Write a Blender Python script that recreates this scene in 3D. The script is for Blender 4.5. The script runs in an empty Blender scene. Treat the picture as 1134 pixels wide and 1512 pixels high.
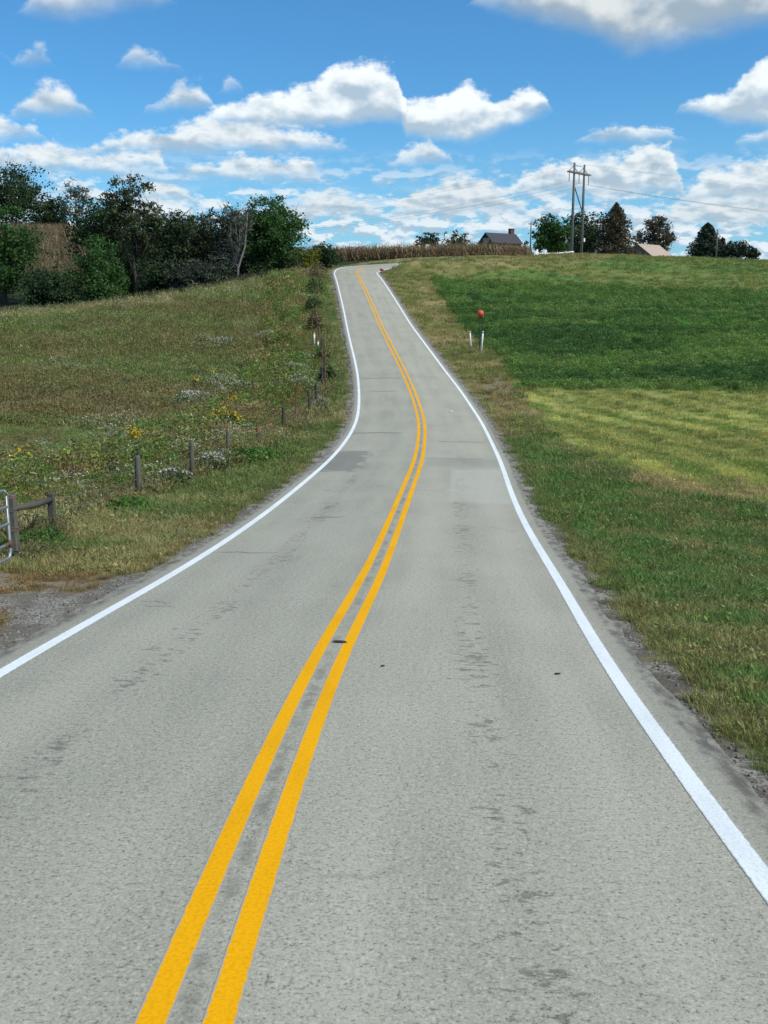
import bpy, bmesh, math, random
import numpy as np
from mathutils import Vector, Matrix

R = math.radians
random.seed(7)
RNG = np.random.default_rng(11)
scn = bpy.context.scene
COL = scn.collection

# ------------------------------------------------------------------ camera
CAMZ = 2.60
PITCH = math.atan(301 / 1500)
cam_d = bpy.data.cameras.new('camera')
cam = bpy.data.objects.new('camera', cam_d)
COL.objects.link(cam)
cam.location = (0, 0, CAMZ)
cam.rotation_euler = (R(90) - PITCH, 0, 0)
cam_d.sensor_fit = 'VERTICAL'
cam_d.sensor_height = 36
cam_d.lens = 36 * 1500 / 1512
cam_d.clip_start = 0.1
cam_d.clip_end = 20000
scn.camera = cam

# ------------------------------------------------------------------ view
scn.view_settings.view_transform = 'Standard'
scn.view_settings.look = 'None'
scn.view_settings.gamma = 1
scn.view_settings.exposure = 0.30
scn.view_settings.use_curve_mapping = False
scn.render.engine = 'CYCLES'
scn.cycles.max_bounces = 5
scn.cycles.diffuse_bounces = 3
scn.cycles.transparent_max_bounces = 6
scn.cycles.caustics_reflective = False
scn.cycles.caustics_refractive = False
scn.cycles.use_denoising = True

# ------------------------------------------------------------------ sun
SUN_EL, SUN_AZ = R(47), R(118)      # azimuth clockwise from the view direction
sd = bpy.data.lights.new('sun', 'SUN')
sd.energy = 3.1
sd.angle = R(0.53)
sd.color = (1.0, 0.955, 0.88)
sun = bpy.data.objects.new('sun', sd)
COL.objects.link(sun)
sdir = Vector((math.sin(SUN_AZ) * math.cos(SUN_EL), math.cos(SUN_AZ) * math.cos(SUN_EL), math.sin(SUN_EL)))
sun.rotation_euler = sdir.to_track_quat('Z', 'Y').to_euler()
sun.location = sdir * 60


# ------------------------------------------------------------------ node helpers
class NT:
    def __init__(self, tree):
        self.t = tree

    def n(self, typ, ins=None, **props):
        nd = self.t.nodes.new(typ)
        for k, v in props.items():
            setattr(nd, k, v)
        if ins:
            for k, v in ins.items():
                self.set(nd.inputs[k], v)
        return nd

    def set(self, sock, v):
        if hasattr(v, 'is_output') or isinstance(v, bpy.types.NodeSocket):
            self.t.links.new(v, sock)
        else:
            if sock.type == 'RGBA' and len(v) == 3:
                v = (*v, 1)
            sock.default_value = v

    def m(self, op, a, b=0.0, c=None, clamp=False):
        nd = self.t.nodes.new('ShaderNodeMath')
        nd.operation = op
        nd.use_clamp = clamp
        self.set(nd.inputs[0], a)
        self.set(nd.inputs[1], b)
        if c is not None:
            self.set(nd.inputs[2], c)
        return nd.outputs[0]

    def v(self, op, a, b=None):
        nd = self.t.nodes.new('ShaderNodeVectorMath')
        nd.operation = op
        self.set(nd.inputs[0], a)
        if b is not None:
            self.set(nd.inputs[1], b)
        return nd.outputs[0]

    def step(self, x, a, b, lo=0.0, hi=1.0):
        nd = self.t.nodes.new('ShaderNodeMapRange')
        nd.interpolation_type = 'SMOOTHSTEP'
        self.set(nd.inputs[0], x)
        for i, q in enumerate((a, b, lo, hi)):
            self.set(nd.inputs[i + 1], q)
        return nd.outputs[0]

    def mix(self, fac, a, b, blend='MIX'):
        nd = self.t.nodes.new('ShaderNodeMix')
        nd.data_type = 'RGBA'
        nd.blend_type = blend
        nd.clamp_factor = True
        self.set(nd.inputs[0], fac)
        self.set(nd.inputs[6], a)
        self.set(nd.inputs[7], b)
        return nd.outputs[2]

    def noise(self, vec, scale, detail=4, rough=0.55, dist=0.0):
        nd = self.n('ShaderNodeTexNoise')
        if vec is not None:
            self.set(nd.inputs['Vector'], vec)
        nd.inputs['Scale'].default_value = scale
        nd.inputs['Detail'].default_value = detail
        nd.inputs['Roughness'].default_value = rough
        nd.inputs['Distortion'].default_value = dist
        return nd.outputs['Fac']


# ------------------------------------------------------------------ world: sky and clouds
def pix_dir(px, py):
    q = (756 - py) / 1500
    s, c = math.sin(PITCH), math.cos(PITCH)
    return Vector(((px - 567) / 1500, c + q * s, -s + q * c))


def azel(px, py):
    d = pix_dir(px, py)
    return math.degrees(math.atan2(d.x, d.y)), math.degrees(math.atan2(d.z, math.hypot(d.x, d.y)))


CLOUD_BANKS = [   # far and low first; each cloud: outline of its base and its tops
    dict(dim=.90, soft=.55, amp=.8, sc=58, sq=2.4, clouds=[
        ([(395, 318), (565, 322)], [(395, 318), (430, 300), (490, 280), (530, 292), (565, 322)]),
        ([(560, 322), (800, 318)], [(560, 322), (610, 284), (680, 258), (735, 270), (800, 318)]),
        ([(905, 332), (1300, 335)], [(905, 332), (960, 318), (1040, 290), (1134, 272), (1220, 280), (1300, 335)]),
        ([(-160, 318), (75, 318)], [(-160, 318), (-40, 270), (30, 268), (75, 318)]),
        ([(190, 300), (300, 302)], [(190, 300), (220, 272), (260, 268), (300, 302)])]),
    dict(dim=.97, soft=.60, amp=.85, sc=48, sq=2.0, clouds=[
        ([(745, 292), (1015, 290)], [(745, 292), (780, 252), (842, 232), (900, 226), (960, 208), (990, 212), (1015, 290)]),
        ([(1000, 302), (1300, 300)], [(1000, 302), (1040, 256), (1090, 238), (1180, 225), (1300, 300)]),
        ([(262, 266), (474, 268)], [(262, 266), (290, 238), (350, 230), (420, 229), (465, 236), (474, 268)]),
        ([(-160, 258), (250, 256)], [(-160, 258), (-60, 220), (40, 212), (110, 218), (180, 220), (235, 226), (250, 256)])]),
    dict(dim=.97, soft=.62, amp=.85, sc=42, sq=1.8, clouds=[
        ([(-160, 214), (68, 206)], [(-160, 214), (-80, 180), (0, 174), (40, 178), (68, 206)]),
        ([(110, 232), (530, 224)], [(110, 232), (180, 200), (260, 184), (330, 176), (420, 182), (480, 196), (530, 224)]),
        ([(570, 248), (668, 244)], [(570, 248), (595, 222), (635, 208), (668, 244)]),
        ([(845, 212), (1015, 208)], [(845, 212), (885, 184), (955, 176), (1015, 208)]),
        ([(1085, 216), (1300, 214)], [(1085, 216), (1130, 188), (1220, 176), (1300, 214)])]),
    dict(dim=1.05, soft=.50, amp=.85, sc=34, sq=1.6, clouds=[
        ([(285, 186), (440, 190), (600, 178)], [(285, 186), (330, 158), (400, 138), (465, 124), (500, 96), (545, 88), (585, 100), (600, 178)]),
        ([(560, 196), (690, 214), (818, 162)], [(560, 196), (590, 164), (640, 146), (692, 120), (735, 140), (790, 130), (818, 162)]),
        ([(1000, 166), (1134, 188), (1300, 186)], [(1000, 166), (1035, 148), (1080, 128), (1108, 94), (1140, 78), (1200, 60), (1300, 186)])]),
    dict(dim=.96, soft=.70, amp=.75, sc=38, sq=1.5, clouds=[
        ([(8, 176), (142, 172)], [(8, 176), (36, 142), (66, 114), (96, 128), (142, 172)]),
        ([(212, 166), (318, 162)], [(212, 166), (240, 146), (262, 110), (300, 120), (318, 162)]),
        ]),
    dict(dim=.92, soft=.85, amp=.75, sc=38, sq=1.5, clouds=[
        ([(12, 98), (82, 95)], [(12, 98), (34, 74), (58, 56), (82, 95)]),
        ([(318, 137), (358, 135)], [(318, 137), (338, 112), (358, 135)]),
        ([(170, 100), (275, 106)], [(170, 100), (200, 68), (235, 84), (275, 106)]),
        ([(-160, 84), (10, 78)], [(-160, 84), (-60, 66), (10, 78)])]),
    dict(dim=.84, soft=.9, amp=.8, sc=28, sq=1.4, clouds=[
        ([(20, 16), (100, 34), (180, 14), (260, 6)], [(20, 16), (80, -40), (160, -60), (260, 6)]),
        ([(690, 10), (850, 52), (930, 82), (1010, 66), (1134, 46), (1300, 40)], [(690, 10), (800, -60), (950, -95), (1134, -90), (1300, 40)])]),
]


def build_world():
    w = bpy.data.worlds.new('World')
    scn.world = w
    w.use_nodes = True
    t = w.node_tree
    t.nodes.clear()
    N = NT(t)
    sky = N.n('ShaderNodeTexSky', sky_type='NISHITA')
    sky.sun_disc = False
    sky.sun_elevation = SUN_EL
    sky.sun_rotation = SUN_AZ
    sky.altitude = 200
    sky.air_density = 1.0
    sky.dust_density = 0.6
    sky.ozone_density = 3.0
    d = N.n('ShaderNodeTexCoord').outputs['Generated']
    sep = N.n('ShaderNodeSeparateXYZ', {0: d})
    X, Y, Z = sep.outputs
    az = N.m('MULTIPLY', N.m('ARCTAN2', X, Y), 180 / math.pi)
    el = N.m('MULTIPLY', N.m('ARCSINE', Z), 180 / math.pi)
    u = N.m('PINGPONG', N.m('DIVIDE', N.m('ADD', az, 22.5), 45.0), 1.0)
    col = N.mix(1.0, sky.outputs[0], SKY_TINT, 'MULTIPLY')
    # low haze: the blue pales towards the horizon
    hz = N.step(el, 0.0, 12.0, 0.40, 0.0)
    col = N.mix(hz, col, (3.3, 5.4, 7.0))
    ELMAX = 24.0

    def curve(pts):
        nd = N.n('ShaderNodeFloatCurve')
        c = nd.mapping.curves[0]
        pts = sorted(pts)
        c.points[0].location = pts[0]
        c.points[1].location = pts[-1]
        for p in pts[1:-1]:
            c.points.new(*p)
        for p in c.points:
            p.handle_type = 'VECTOR'
        nd.mapping.update()
        N.set(nd.inputs['Value'], u)
        return N.m('MULTIPLY', nd.outputs[0], ELMAX)

    # far cloud layer: many small flat clouds piled towards the horizon
    for kk, (scx, sqz, lo, hi, e0, e1, a) in enumerate(((27, 2.5, .47, .58, 5.6, 8.6, .86), (40, 2.4, .45, .55, 4.4, 6.8, .90))):
        p = N.v('ADD', N.v('MULTIPLY', d, (1, 1, sqz)), (kk * 5.1 + 2.2, 1.9, .3))
        f1 = N.noise(p, scx, 7, .58)
        g1 = N.noise(p, scx, 3, .5)
        g2 = N.noise(N.v('ADD', p, (.003, -.002, .012)), scx, 3, .5)
        cov = N.m('MULTIPLY', N.step(f1, lo, hi), N.step(el, e0, e1, a, 0.0))
        lit = N.step(N.m('ADD', N.m('MULTIPLY', N.m('SUBTRACT', g1, g2), 5.0), N.m('MULTIPLY', N.m('SUBTRACT', f1, .5), .8)), -.32, .40)
        cc = N.mix(lit, (3.5, 4.6, 5.7), (6.7, 7.4, 7.8))
        col = N.mix(cov, col, cc)

    for k, bank in enumerate(CLOUD_BANKS):
        us = np.linspace(0, 1, 151)
        top = np.zeros(151)
        base = np.zeros(151)
        thick = np.full(151, -9.0)
        for bpts, tpts in bank['clouds']:
            ba = np.array([azel(*p) for p in bpts])
            ta = np.array([azel(*p) for p in tpts])
            a0, a1 = ta[0, 0], ta[-1, 0]
            A = us * 45 - 22.5
            b = np.interp(A, ba[:, 0], ba[:, 1])
            tt = np.interp(A, ta[:, 0], ta[:, 1]) + 0.12
            ins = (A >= a0) & (A <= a1)
            out = np.where(A < a0, a0 - A, A - a1)
            th = np.where(ins, tt - b, -out * 1.3)
            use = th > thick
            thick[use] = th[use]
            base[use] = b[use]
            top[use] = (b + th)[use]
        base = np.clip(base, 0.0, ELMAX)
        top = np.clip(np.maximum(top, base - 2.5), 0.0, ELMAX)
        cb = curve([(float(a), float(b / ELMAX)) for a, b in zip(us, base)])
        ct = curve([(float(a), float(b / ELMAX)) for a, b in zip(us, top)])
        sc = bank['sc']
        p = N.v('MULTIPLY', d, (1, 1, bank['sq']))
        p = N.v('ADD', p, (k * 3.7, k * 1.3, k * 0.7))
        big = N.noise(p, sc * 0.5, 2, 0.5)
        n1 = N.noise(p, sc * 1.1, 8, 0.60)
        s1 = N.noise(p, sc * .8, 4, 0.48)
        off = N.v('ADD', p, (0.26 / sc, -0.10 / sc, 0.50 / sc))
        s2 = N.noise(off, sc * .8, 4, 0.48)
        a = bank['amp']
        wob = N.m('ADD', N.m('MULTIPLY', N.m('SUBTRACT', n1, 0.5), 2.8 * a), N.m('MULTIPLY', N.m('SUBTRACT', big, 0.5), 1.3 * a))
        elt = N.m('SUBTRACT', el, wob)
        elb = N.m('SUBTRACT', el, N.m('MULTIPLY', wob, 0.40))
        dt = N.m('SUBTRACT', ct, elt)
        db = N.m('SUBTRACT', elb, cb)
        f = N.m('MINIMUM', dt, N.m('ADD', N.m('MULTIPLY', db, 0.60), 0.10))
        cov = N.step(f, -.04, bank['soft'])
        h = N.m('MAXIMUM', N.m('SUBTRACT', ct, cb), 0.6)
        m = N.m('DIVIDE', N.m('SUBTRACT', el, cb), h)
        lit = N.m('ADD', m, N.m('MULTIPLY', N.m('SUBTRACT', s1, s2), 2.8))
        lit = N.m('ADD', lit, N.m('MULTIPLY', N.m('SUBTRACT', n1, .5), .5))
        edge = N.step(dt, 0.0, 0.8, 0.20, 0.0)
        lit = N.step(N.m('ADD', lit, edge), -0.10, 1.0)
        dm = bank['dim']
        cc = N.mix(lit, (3.5 * dm, 4.5 * dm, 5.4 * dm), (7.7 * dm, 8.1 * dm, 8.15 * dm))
        pale = N.step(el, 0.0, 11.0, 0.42, 0.0)
        cc = N.mix(pale, cc, (4.0, 5.4, 6.5))
        col = N.mix(N.m('MULTIPLY', cov, bank.get('alpha', .96)), col, cc)
    # overhead: scattered clouds go on
    zz = N.m('MAXIMUM', Z, 0.12)
    pl = N.n('ShaderNodeCombineXYZ', {0: N.m('DIVIDE', X, zz), 1: N.m('DIVIDE', Y, zz), 2: 0.0}).outputs[0]
    on = N.noise(pl, 1.3, 6, 0.55)
    oc = N.m('MULTIPLY', N.step(on, 0.53, 0.66), N.step(el, 17.0, 23.0))
    col = N.mix(oc, col, N.mix(N.step(on, 0.55, 0.75), (7.4, 7.8, 8.0), (5.0, 5.6, 6.2)))
    bg = N.n('ShaderNodeBackground', {0: col, 1: 0.1})
    out = N.n('ShaderNodeOutputWorld', {0: bg.outputs[0]})
    w.cycles.sampling_method = 'MANUAL'
    w.cycles.sample_map_resolution = 512


SKY_TINT = (0.43, 0.90, 1.17)
build_world()


# ------------------------------------------------------------------ object helpers
def obj(name, me, mat=None, parent=None, **props):
    o = bpy.data.objects.new(name, me)
    COL.objects.link(o)
    if mat is not None and me is not None and not me.materials:
        for mm in (mat if isinstance(mat, (list, tuple)) else [mat]):
            me.materials.append(mm)
    if parent is not None:
        o.parent = parent
    for k, v in props.items():
        o[k] = v
    return o


def thing(name, label, cat, loc=(0, 0, 0), rotz=0.0, group=None):
    o = bpy.data.objects.new(name, None)
    COL.objects.link(o)
    o.empty_display_size = 0.3
    o.location = loc
    o.rotation_euler = (0, 0, rotz)
    o['label'] = label
    o['category'] = cat
    if group:
        o['group'] = group
    return o


def dup(root, loc, rotz=0.0, label=None, scale=1.0):
    r = root.copy()
    COL.objects.link(r)
    r.location = loc
    r.rotation_euler = (0, 0, rotz)
    r.scale = (scale,) * 3
    if label:
        r['label'] = label
    for ch in list(root.children):
        c = ch.copy()
        COL.objects.link(c)
        c.parent = r
        for g in ch.children:
            e = g.copy()
            COL.objects.link(e)
            e.parent = c
    return r


class MB:
    """collects vertices and faces of one mesh"""
    def __init__(self):
        self.v, self.f, self.mi = [], [], []

    def add(self, vs, fs, mi=0):
        o = len(self.v)
        self.v += [tuple(p) for p in vs]
        self.f += [tuple(i + o for i in f) for f in fs]
        self.mi += [mi] * len(fs)

    def box(self, c, s, rz=0.0, mi=0):
        cx, cy, cz = c
        hx, hy, hz = s[0] / 2, s[1] / 2, s[2] / 2
        ca, sa = math.cos(rz), math.sin(rz)
        vs = []
        for z in (-hz, hz):
            for x, y in ((-hx, -hy), (hx, -hy), (hx, hy), (-hx, hy)):
                vs.append((cx + x * ca - y * sa, cy + x * sa + y * ca, cz + z))
        self.add(vs, [(3, 2, 1, 0), (4, 5, 6, 7), (0, 1, 5, 4), (1, 2, 6, 5), (2, 3, 7, 6), (3, 0, 4, 7)], mi)

    def tube(self, pts, rad, seg=8, mi=0, caps=True):
        pts = [Vector(p) for p in pts]
        if not isinstance(rad, (list, tuple)):
            rad = [rad] * len(pts)
        rings = []
        for i, p in enumerate(pts):
            a = pts[max(i - 1, 0)]
            b = pts[min(i + 1, len(pts) - 1)]
            d = (b - a).normalized()
            up = Vector((0, 0, 1)) if abs(d.z) < 0.95 else Vector((1, 0, 0))
            s = d.cross(up).normalized()
            t = s.cross(d)
            rings.append([p + (s * math.cos(2 * math.pi * k / seg) + t * math.sin(2 * math.pi * k / seg)) * rad[i] for k in range(seg)])
        vs = [q for r in rings for q in r]
        fs = []
        for i in range(len(pts) - 1):
            for k in range(seg):
                a, b = i * seg + k, i * seg + (k + 1) % seg
                fs.append((a, b, b + seg, a + seg))
        if caps:
            fs.append(tuple(range(seg - 1, -1, -1)))
            n = (len(pts) - 1) * seg
            fs.append(tuple(n + k for k in range(seg)))
        self.add(vs, fs, mi)

    def mesh(self, name, smooth=False):
        me = bpy.data.meshes.new(name)
        me.from_pydata(self.v, [], self.f)
        me.polygons.foreach_set('material_index', self.mi)
        if smooth:
            me.polygons.foreach_set('use_smooth', [True] * len(self.f))
        me.update()
        return me

    def build(self, name, mat, parent=None, smooth=False, **props):
        return obj(name, self.mesh(name, smooth), mat, parent, **props)


def np_mesh(name, V, F, smooth=False, mi=None):
    V = np.asarray(V, dtype=np.float32)
    F = np.asarray(F, dtype=np.int32)
    k = F.shape[1]
    me = bpy.data.meshes.new(name)
    me.vertices.add(len(V))
    me.vertices.foreach_set('co', V.ravel())
    me.loops.add(F.size)
    me.loops.foreach_set('vertex_index', F.ravel())
    me.polygons.add(len(F))
    me.polygons.foreach_set('loop_start', np.arange(len(F), dtype=np.int32) * k)
    if mi is not None:
        me.polygons.foreach_set('material_index', np.asarray(mi, dtype=np.int32))
    if smooth:
        me.polygons.foreach_set('use_smooth', np.ones(len(F), dtype=bool))
    me.update(calc_edges=True)
    me.validate()
    return me


def set_color(me, name, C):
    a = me.attributes.new(name, 'FLOAT_COLOR', 'POINT')
    c = np.ones((len(C), 4), dtype=np.float32)
    c[:, :3] = C
    a.data.foreach_set('color', c.ravel())


def set_float(me, name, F):
    a = me.attributes.new(name, 'FLOAT', 'POINT')
    a.data.foreach_set('value', np.asarray(F, dtype=np.float32))


# ------------------------------------------------------------------ numpy noise
_H = np.random.default_rng(3).random((256, 256)).astype(np.float32)


def vnoise(x, y, sc, seed=0):
    x = x * sc + seed * 17.3
    y = y * sc + seed * 31.7
    xi, yi = np.floor(x).astype(int), np.floor(y).astype(int)
    fx, fy = x - xi, y - yi
    fx, fy = fx * fx * (3 - 2 * fx), fy * fy * (3 - 2 * fy)
    a, b = _H[xi & 255, yi & 255], _H[(xi + 1) & 255, yi & 255]
    c, d = _H[xi & 255, (yi + 1) & 255], _H[(xi + 1) & 255, (yi + 1) & 255]
    return (a * (1 - fx) + b * fx) * (1 - fy) + (c * (1 - fx) + d * fx) * fy


def fbm(x, y, sc, oct=4, seed=0):
    s, a, t = 0, 1.0, 0.0
    for i in range(oct):
        s = s + a * vnoise(x, y, sc * 2 ** i, seed + i * 5)
        t += a
        a *= 0.55
    return s / t


def sstep(x, a, b):
    t = np.clip((x - a) / (b - a), 0, 1)
    return t * t * (3 - 2 * t)


def in_poly(x, y, poly):
    r = np.zeros(x.shape, dtype=bool)
    n = len(poly)
    for i in range(n):
        x1, y1 = poly[i]
        x2, y2 = poly[(i + 1) % n]
        if y1 == y2:
            continue
        c = ((y1 > y) != (y2 > y)) & (x < (x2 - x1) * (y - y1) / (y2 - y1) + x1)
        r ^= c
    return r


# ------------------------------------------------------------------ the road's line (x, y, z) with z = 0 under the camera
ROAD = [(-1.1, -70, 6.6), (-1.1, -40, 3.9), (-1.08, -20, 1.97), (-1.02, -6, .63), (-0.975, 3.79, -.315), (-0.885, 6.3, -.57), (-0.735, 10.0, -.955),
        (-0.38, 14.0, -1.36), (-0.17, 17.6, -1.70), (0.01, 20.4, -1.93), (0.26, 24.3, -2.2), (0.76, 31.1, -2.50), (1.05, 34.8, -2.62),
        (1.32, 39.7, -2.75), (1.55, 44.7, -2.79), (1.68, 49.1, -2.72), (1.66, 54.6, -2.53), (1.52, 60.3, -2.15), (1.20, 69.0, -1.62),
        (0.76, 76.4, -.90), (0.13, 86.1, .10), (-0.48, 96.3, 1.10), (-1.05, 105.4, 2.22), (-2.25, 122.8, 4.50), (-3.35, 138, 6.45),
        (-4.05, 148.0, 7.55), (-4.0, 152.0, 7.98), (-2.9, 155.4, 8.42), (-0.6, 157.7, 8.80), (3.2, 159.4, 9.12), (8.5, 161.8, 9.5), (14, 166.2, 10.1), (20, 174, 10.5), (27, 186, 10.9), (33, 200, 11.2),
        (40, 225, 11.4), (46, 260, 11.2), (52, 300, 10)]


def make_line():
    P = np.array(ROAD)
    out = []
    for i in range(len(P) - 1):
        p0, p1, p2, p3 = P[max(i - 1, 0)], P[i], P[i + 1], P[min(i + 2, len(P) - 1)]
        n = max(2, int(np.linalg.norm(p2 - p1) / 0.25))
        t = np.linspace(0, 1, n, endpoint=False)[:, None]
        L = np.linalg.norm(p2 - p1)
        m1 = (p2 - p0) / (np.linalg.norm(p2 - p1) + max(np.linalg.norm(p1 - p0), 1e-6)) * L
        m2 = (p3 - p1) / (np.linalg.norm(p2 - p1) + max(np.linalg.norm(p3 - p2), 1e-6)) * L
        h = (2 * t**3 - 3 * t**2 + 1) * p1 + (t**3 - 2 * t**2 + t) * m1 + (-2 * t**3 + 3 * t**2) * p2 + (t**3 - t**2) * m2
        out.append(h)
    Q = np.vstack(out + [P[-1:]])
    d = np.r_[0, np.cumsum(np.linalg.norm(np.diff(Q[:, :2], axis=0), axis=1))]
    s = np.arange(0, d[-1], 0.5)
    Q = np.stack([np.interp(s, d, Q[:, k]) for k in range(3)], 1)
    k = np.exp(-0.5 * (np.arange(-12, 13) / 5.0) ** 2)
    k /= k.sum()
    for c in range(3):
        e = np.pad(Q[:, c], 12, mode='reflect', reflect_type='odd')
        Q[:, c] = np.convolve(e, k, 'valid')
    T = np.gradient(Q[:, :2], axis=0)
    T /= np.linalg.norm(T, axis=1)[:, None]
    Nn = np.stack([T[:, 1], -T[:, 0]], 1)         # to the right
    i0 = np.argmin(np.abs(Q[:, 1]) + np.abs(Q[:, 0]) * .1)
    return Q, T, Nn, s - s[i0]


LINE, TAN, NOR, STA = make_line()


def bank(S):
    """cross fall of the road: it leans into the right hand bend"""
    t = np.clip((S - 147) / 8, 0, 1) * (1 - np.clip((S - 182) / 16, 0, 1))
    return .105 * t * t * (3 - 2 * t)


def road_coords(x, y):
    """signed offset right of the centre line, station, height of the road there"""
    x = np.atleast_1d(np.asarray(x, float))
    y = np.atleast_1d(np.asarray(y, float))
    U = np.empty(x.shape)
    S = np.empty(x.shape)
    Zr = np.empty(x.shape)
    for i in range(0, len(x), 20000):
        xs, ys = x[i:i + 20000], y[i:i + 20000]
        d2 = (xs[:, None].astype(np.float32) - LINE[None, ::2, 0].astype(np.float32)) ** 2 + (ys[:, None].astype(np.float32) - LINE[None, ::2, 1].astype(np.float32)) ** 2
        j = np.argmin(d2, 1) * 2
        dx, dy = xs - LINE[j, 0], ys - LINE[j, 1]
        al = np.clip(dx * TAN[j, 0] + dy * TAN[j, 1], -1, 1)
        un = dx * NOR[j, 0] + dy * NOR[j, 1]
        dist = np.sqrt(d2[np.arange(len(xs)), j // 2])
        far = dist > 25
        un = np.where(far, np.sign(un + 1e-9) * dist, un)
        U[i:i + 20000] = un
        S[i:i + 20000] = STA[j] + al
        jj = np.clip(j + np.where(al > 0, 1, -1), 0, len(LINE) - 1)
        Zr[i:i + 20000] = LINE[j, 2] + (LINE[jj, 2] - LINE[j, 2]) * np.minimum(np.abs(al) / 0.5, 2)
    Zr = Zr - bank(S) * np.clip(U, -4.5, 4.5)
    return U, S, Zr


# ------------------------------------------------------------------ the lie of the land
def world_at(px, py, t):
    d = pix_dir(px, py)
    return d.x * t, d.y * t, CAMZ + d.z * t


LAND = [(450, 402, 138), (405, 409, 133), (326, 426, 125), (200, 447, 115), (74, 460, 105), (0, 467, 100), (-250, 480, 95),
        (200, 560, 68), (0, 600, 55), (0, 530, 77), (100, 650, 42), (350, 500, 88), (350, 560, 69), (400, 450, 112), (250, 500, 86), (100, 560, 66),
        (30, 720, 27), (10, 845, 16), (205, 742, 28.5), (-200, 650, 42), (-250, 560, 65), (-200, 760, 24), (-300, 900, 13),
        (283, 700, 33.5), (336, 668, 39), (416, 640, 46), (456, 606, 56),
        (1134, 700, 32), (1134, 578, 60), (960, 800, 22), (1134, 1130, 8.6), (1134, 900, 15), (900, 700, 31.5), (860, 577, 60), (1400, 700, 32), (1400, 578, 60), (1500, 900, 15),
        (1000, 490, 88), (800, 490, 87), (1300, 490, 88), (1134, 425, 138), (900, 420, 139), (700, 415, 138), (1400, 432, 136), (710, 521, 76),
        (610, 387.0, 147), (660, 381, 153), (700, 377.3, 160), (785, 374, 174), (843, 376, 180), (940, 379, 180), (1000, 382, 180), (1134, 389, 174), (1400, 405, 168)]
FIX = [(-24, 178, 9.6), (-14, 176, 10.0), (-7, 173, 10.3), (4, 176, 10.6), (15, 184, 11.6), (30, 206, 12.5), (-4, 215, 11), (20, 240, 12), (45, 240, 12.4), (45, 215, 13.0), (100, 225, 11.6), (160, 210, 9),
       (-30, 150, 3.2), (-45, 138, 1.2), (-62, 125, -1.5), (-80, 118, -2.5), (-40, 172, 7.0), (-55, 168, 6.3), (-75, 165, 6.0), (-100, 160, 5.5),
       (-40, 215, 14.5), (-60, 240, 18.2), (-75, 262, 20.3), (-95, 262, 20.4), (-115, 250, 19.5), (-60, 268, 19.0), (-30, 250, 14.5), (-80, 300, 19.5), (-20, 300, 11), (60, 310, 11), (140, 300, 9), (-140, 300, 18),
       (-150, 200, 9), (-150, 100, 0), (-120, 40, -1), (-60, 0, 0.2), (-60, -60, 4), (60, -60, 4.5), (60, 0, -0.6), (110, 60, -2.5), (160, 120, 3), (-12, 0, 0.0), (12, 0, -0.5), (-12, -20, 1.8), (12, -20, 1.6), (30, 0, -.8)]


def fit_land():
    pts = [world_at(*p) for p in LAND] + list(FIX)
    for s in range(-60, 165, 9):
        j = int(np.argmin(np.abs(STA - s)))
        for u in (-4.6, 4.6):
            if s > 148 and u > 0:
                continue
            pts.append((LINE[j, 0] + NOR[j, 0] * u, LINE[j, 1] + NOR[j, 1] * u, LINE[j, 2] - 0.12))
    P = np.array(pts)
    sc = 50.0
    A = P[:, :2] / sc
    n = len(A)

    def k(r2):
        return 0.5 * r2 * np.log(np.maximum(r2, 1e-12))
    K = k(((A[:, None] - A[None]) ** 2).sum(-1)) + np.eye(n) * 2e-3
    M = np.zeros((n + 3, n + 3))
    M[:n, :n] = K
    M[:n, n] = 1
    M[:n, n + 1:] = A
    M[n:, :n] = M[:n, n:].T
    w = np.linalg.solve(M, np.r_[P[:, 2], 0, 0, 0])

    def ev(x, y):
        out = np.empty(len(x))
        for i in range(0, len(x), 40000):
            B = np.stack([x[i:i + 40000], y[i:i + 40000]], 1) / sc
            r2 = ((B[:, None] - A[None]) ** 2).sum(-1)
            out[i:i + 40000] = k(r2) @ w[:n] + w[n] + B @ w[n + 1:]
        return out
    return ev


_tps = fit_land()


def land(x, y, coords=None):
    x = np.atleast_1d(np.asarray(x, float))
    y = np.atleast_1d(np.asarray(y, float))
    U, S, Zr = coords if coords is not None else road_coords(x, y)
    r = np.hypot(x, y - 120)
    cx = np.where(r > 230, x * 230 / r, x)
    cy = np.where(r > 230, 120 + (y - 120) * 230 / r, y)
    z = _tps(cx, cy)
    z = z + (fbm(x, y, 0.22, 3, 4) - 0.5) * 0.34 + (fbm(x, y, 1.3, 2, 9) - 0.5) * 0.06
    far = sstep(r, 200, 900)
    z = z * (1 - far) + far * (4.0 + (fbm(x, y, 0.0016, 3, 2) - 0.5) * 16)
    a = np.abs(U)
    w = sstep(a, 3.55, 6.6)
    flat = Zr - 0.036 - 0.03 * sstep(y, 50, 90) - 0.06 * sstep(a, 3.5, 5.0)
    return flat * (1 - w) + z * w


def ground_at(px, py, t0=4.0, t1=320.0):
    """where the line of sight through a photo pixel meets the ground"""
    t = np.geomspace(t0, t1, 600)
    d = pix_dir(px, py)
    zz = land(d.x * t, d.y * t) - (CAMZ + d.z * t)
    i = int(np.argmax(zz > 0))
    if zz[i] <= 0:
        return None
    a, b = t[max(i - 1, 0)], t[i]
    for _ in range(18):
        m = (a + b) / 2
        if land(d.x * m, d.y * m)[0] > CAMZ + d.z * m:
            b = m
        else:
            a = m
    return float(d.x * b), float(d.y * b)


def z_at(x, y):
    return float(land(x, y)[0])


def poly_at(pts):
    out = []
    for p in pts:
        g = ground_at(*p)
        if g:
            out.append(g)
    return out


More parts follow.
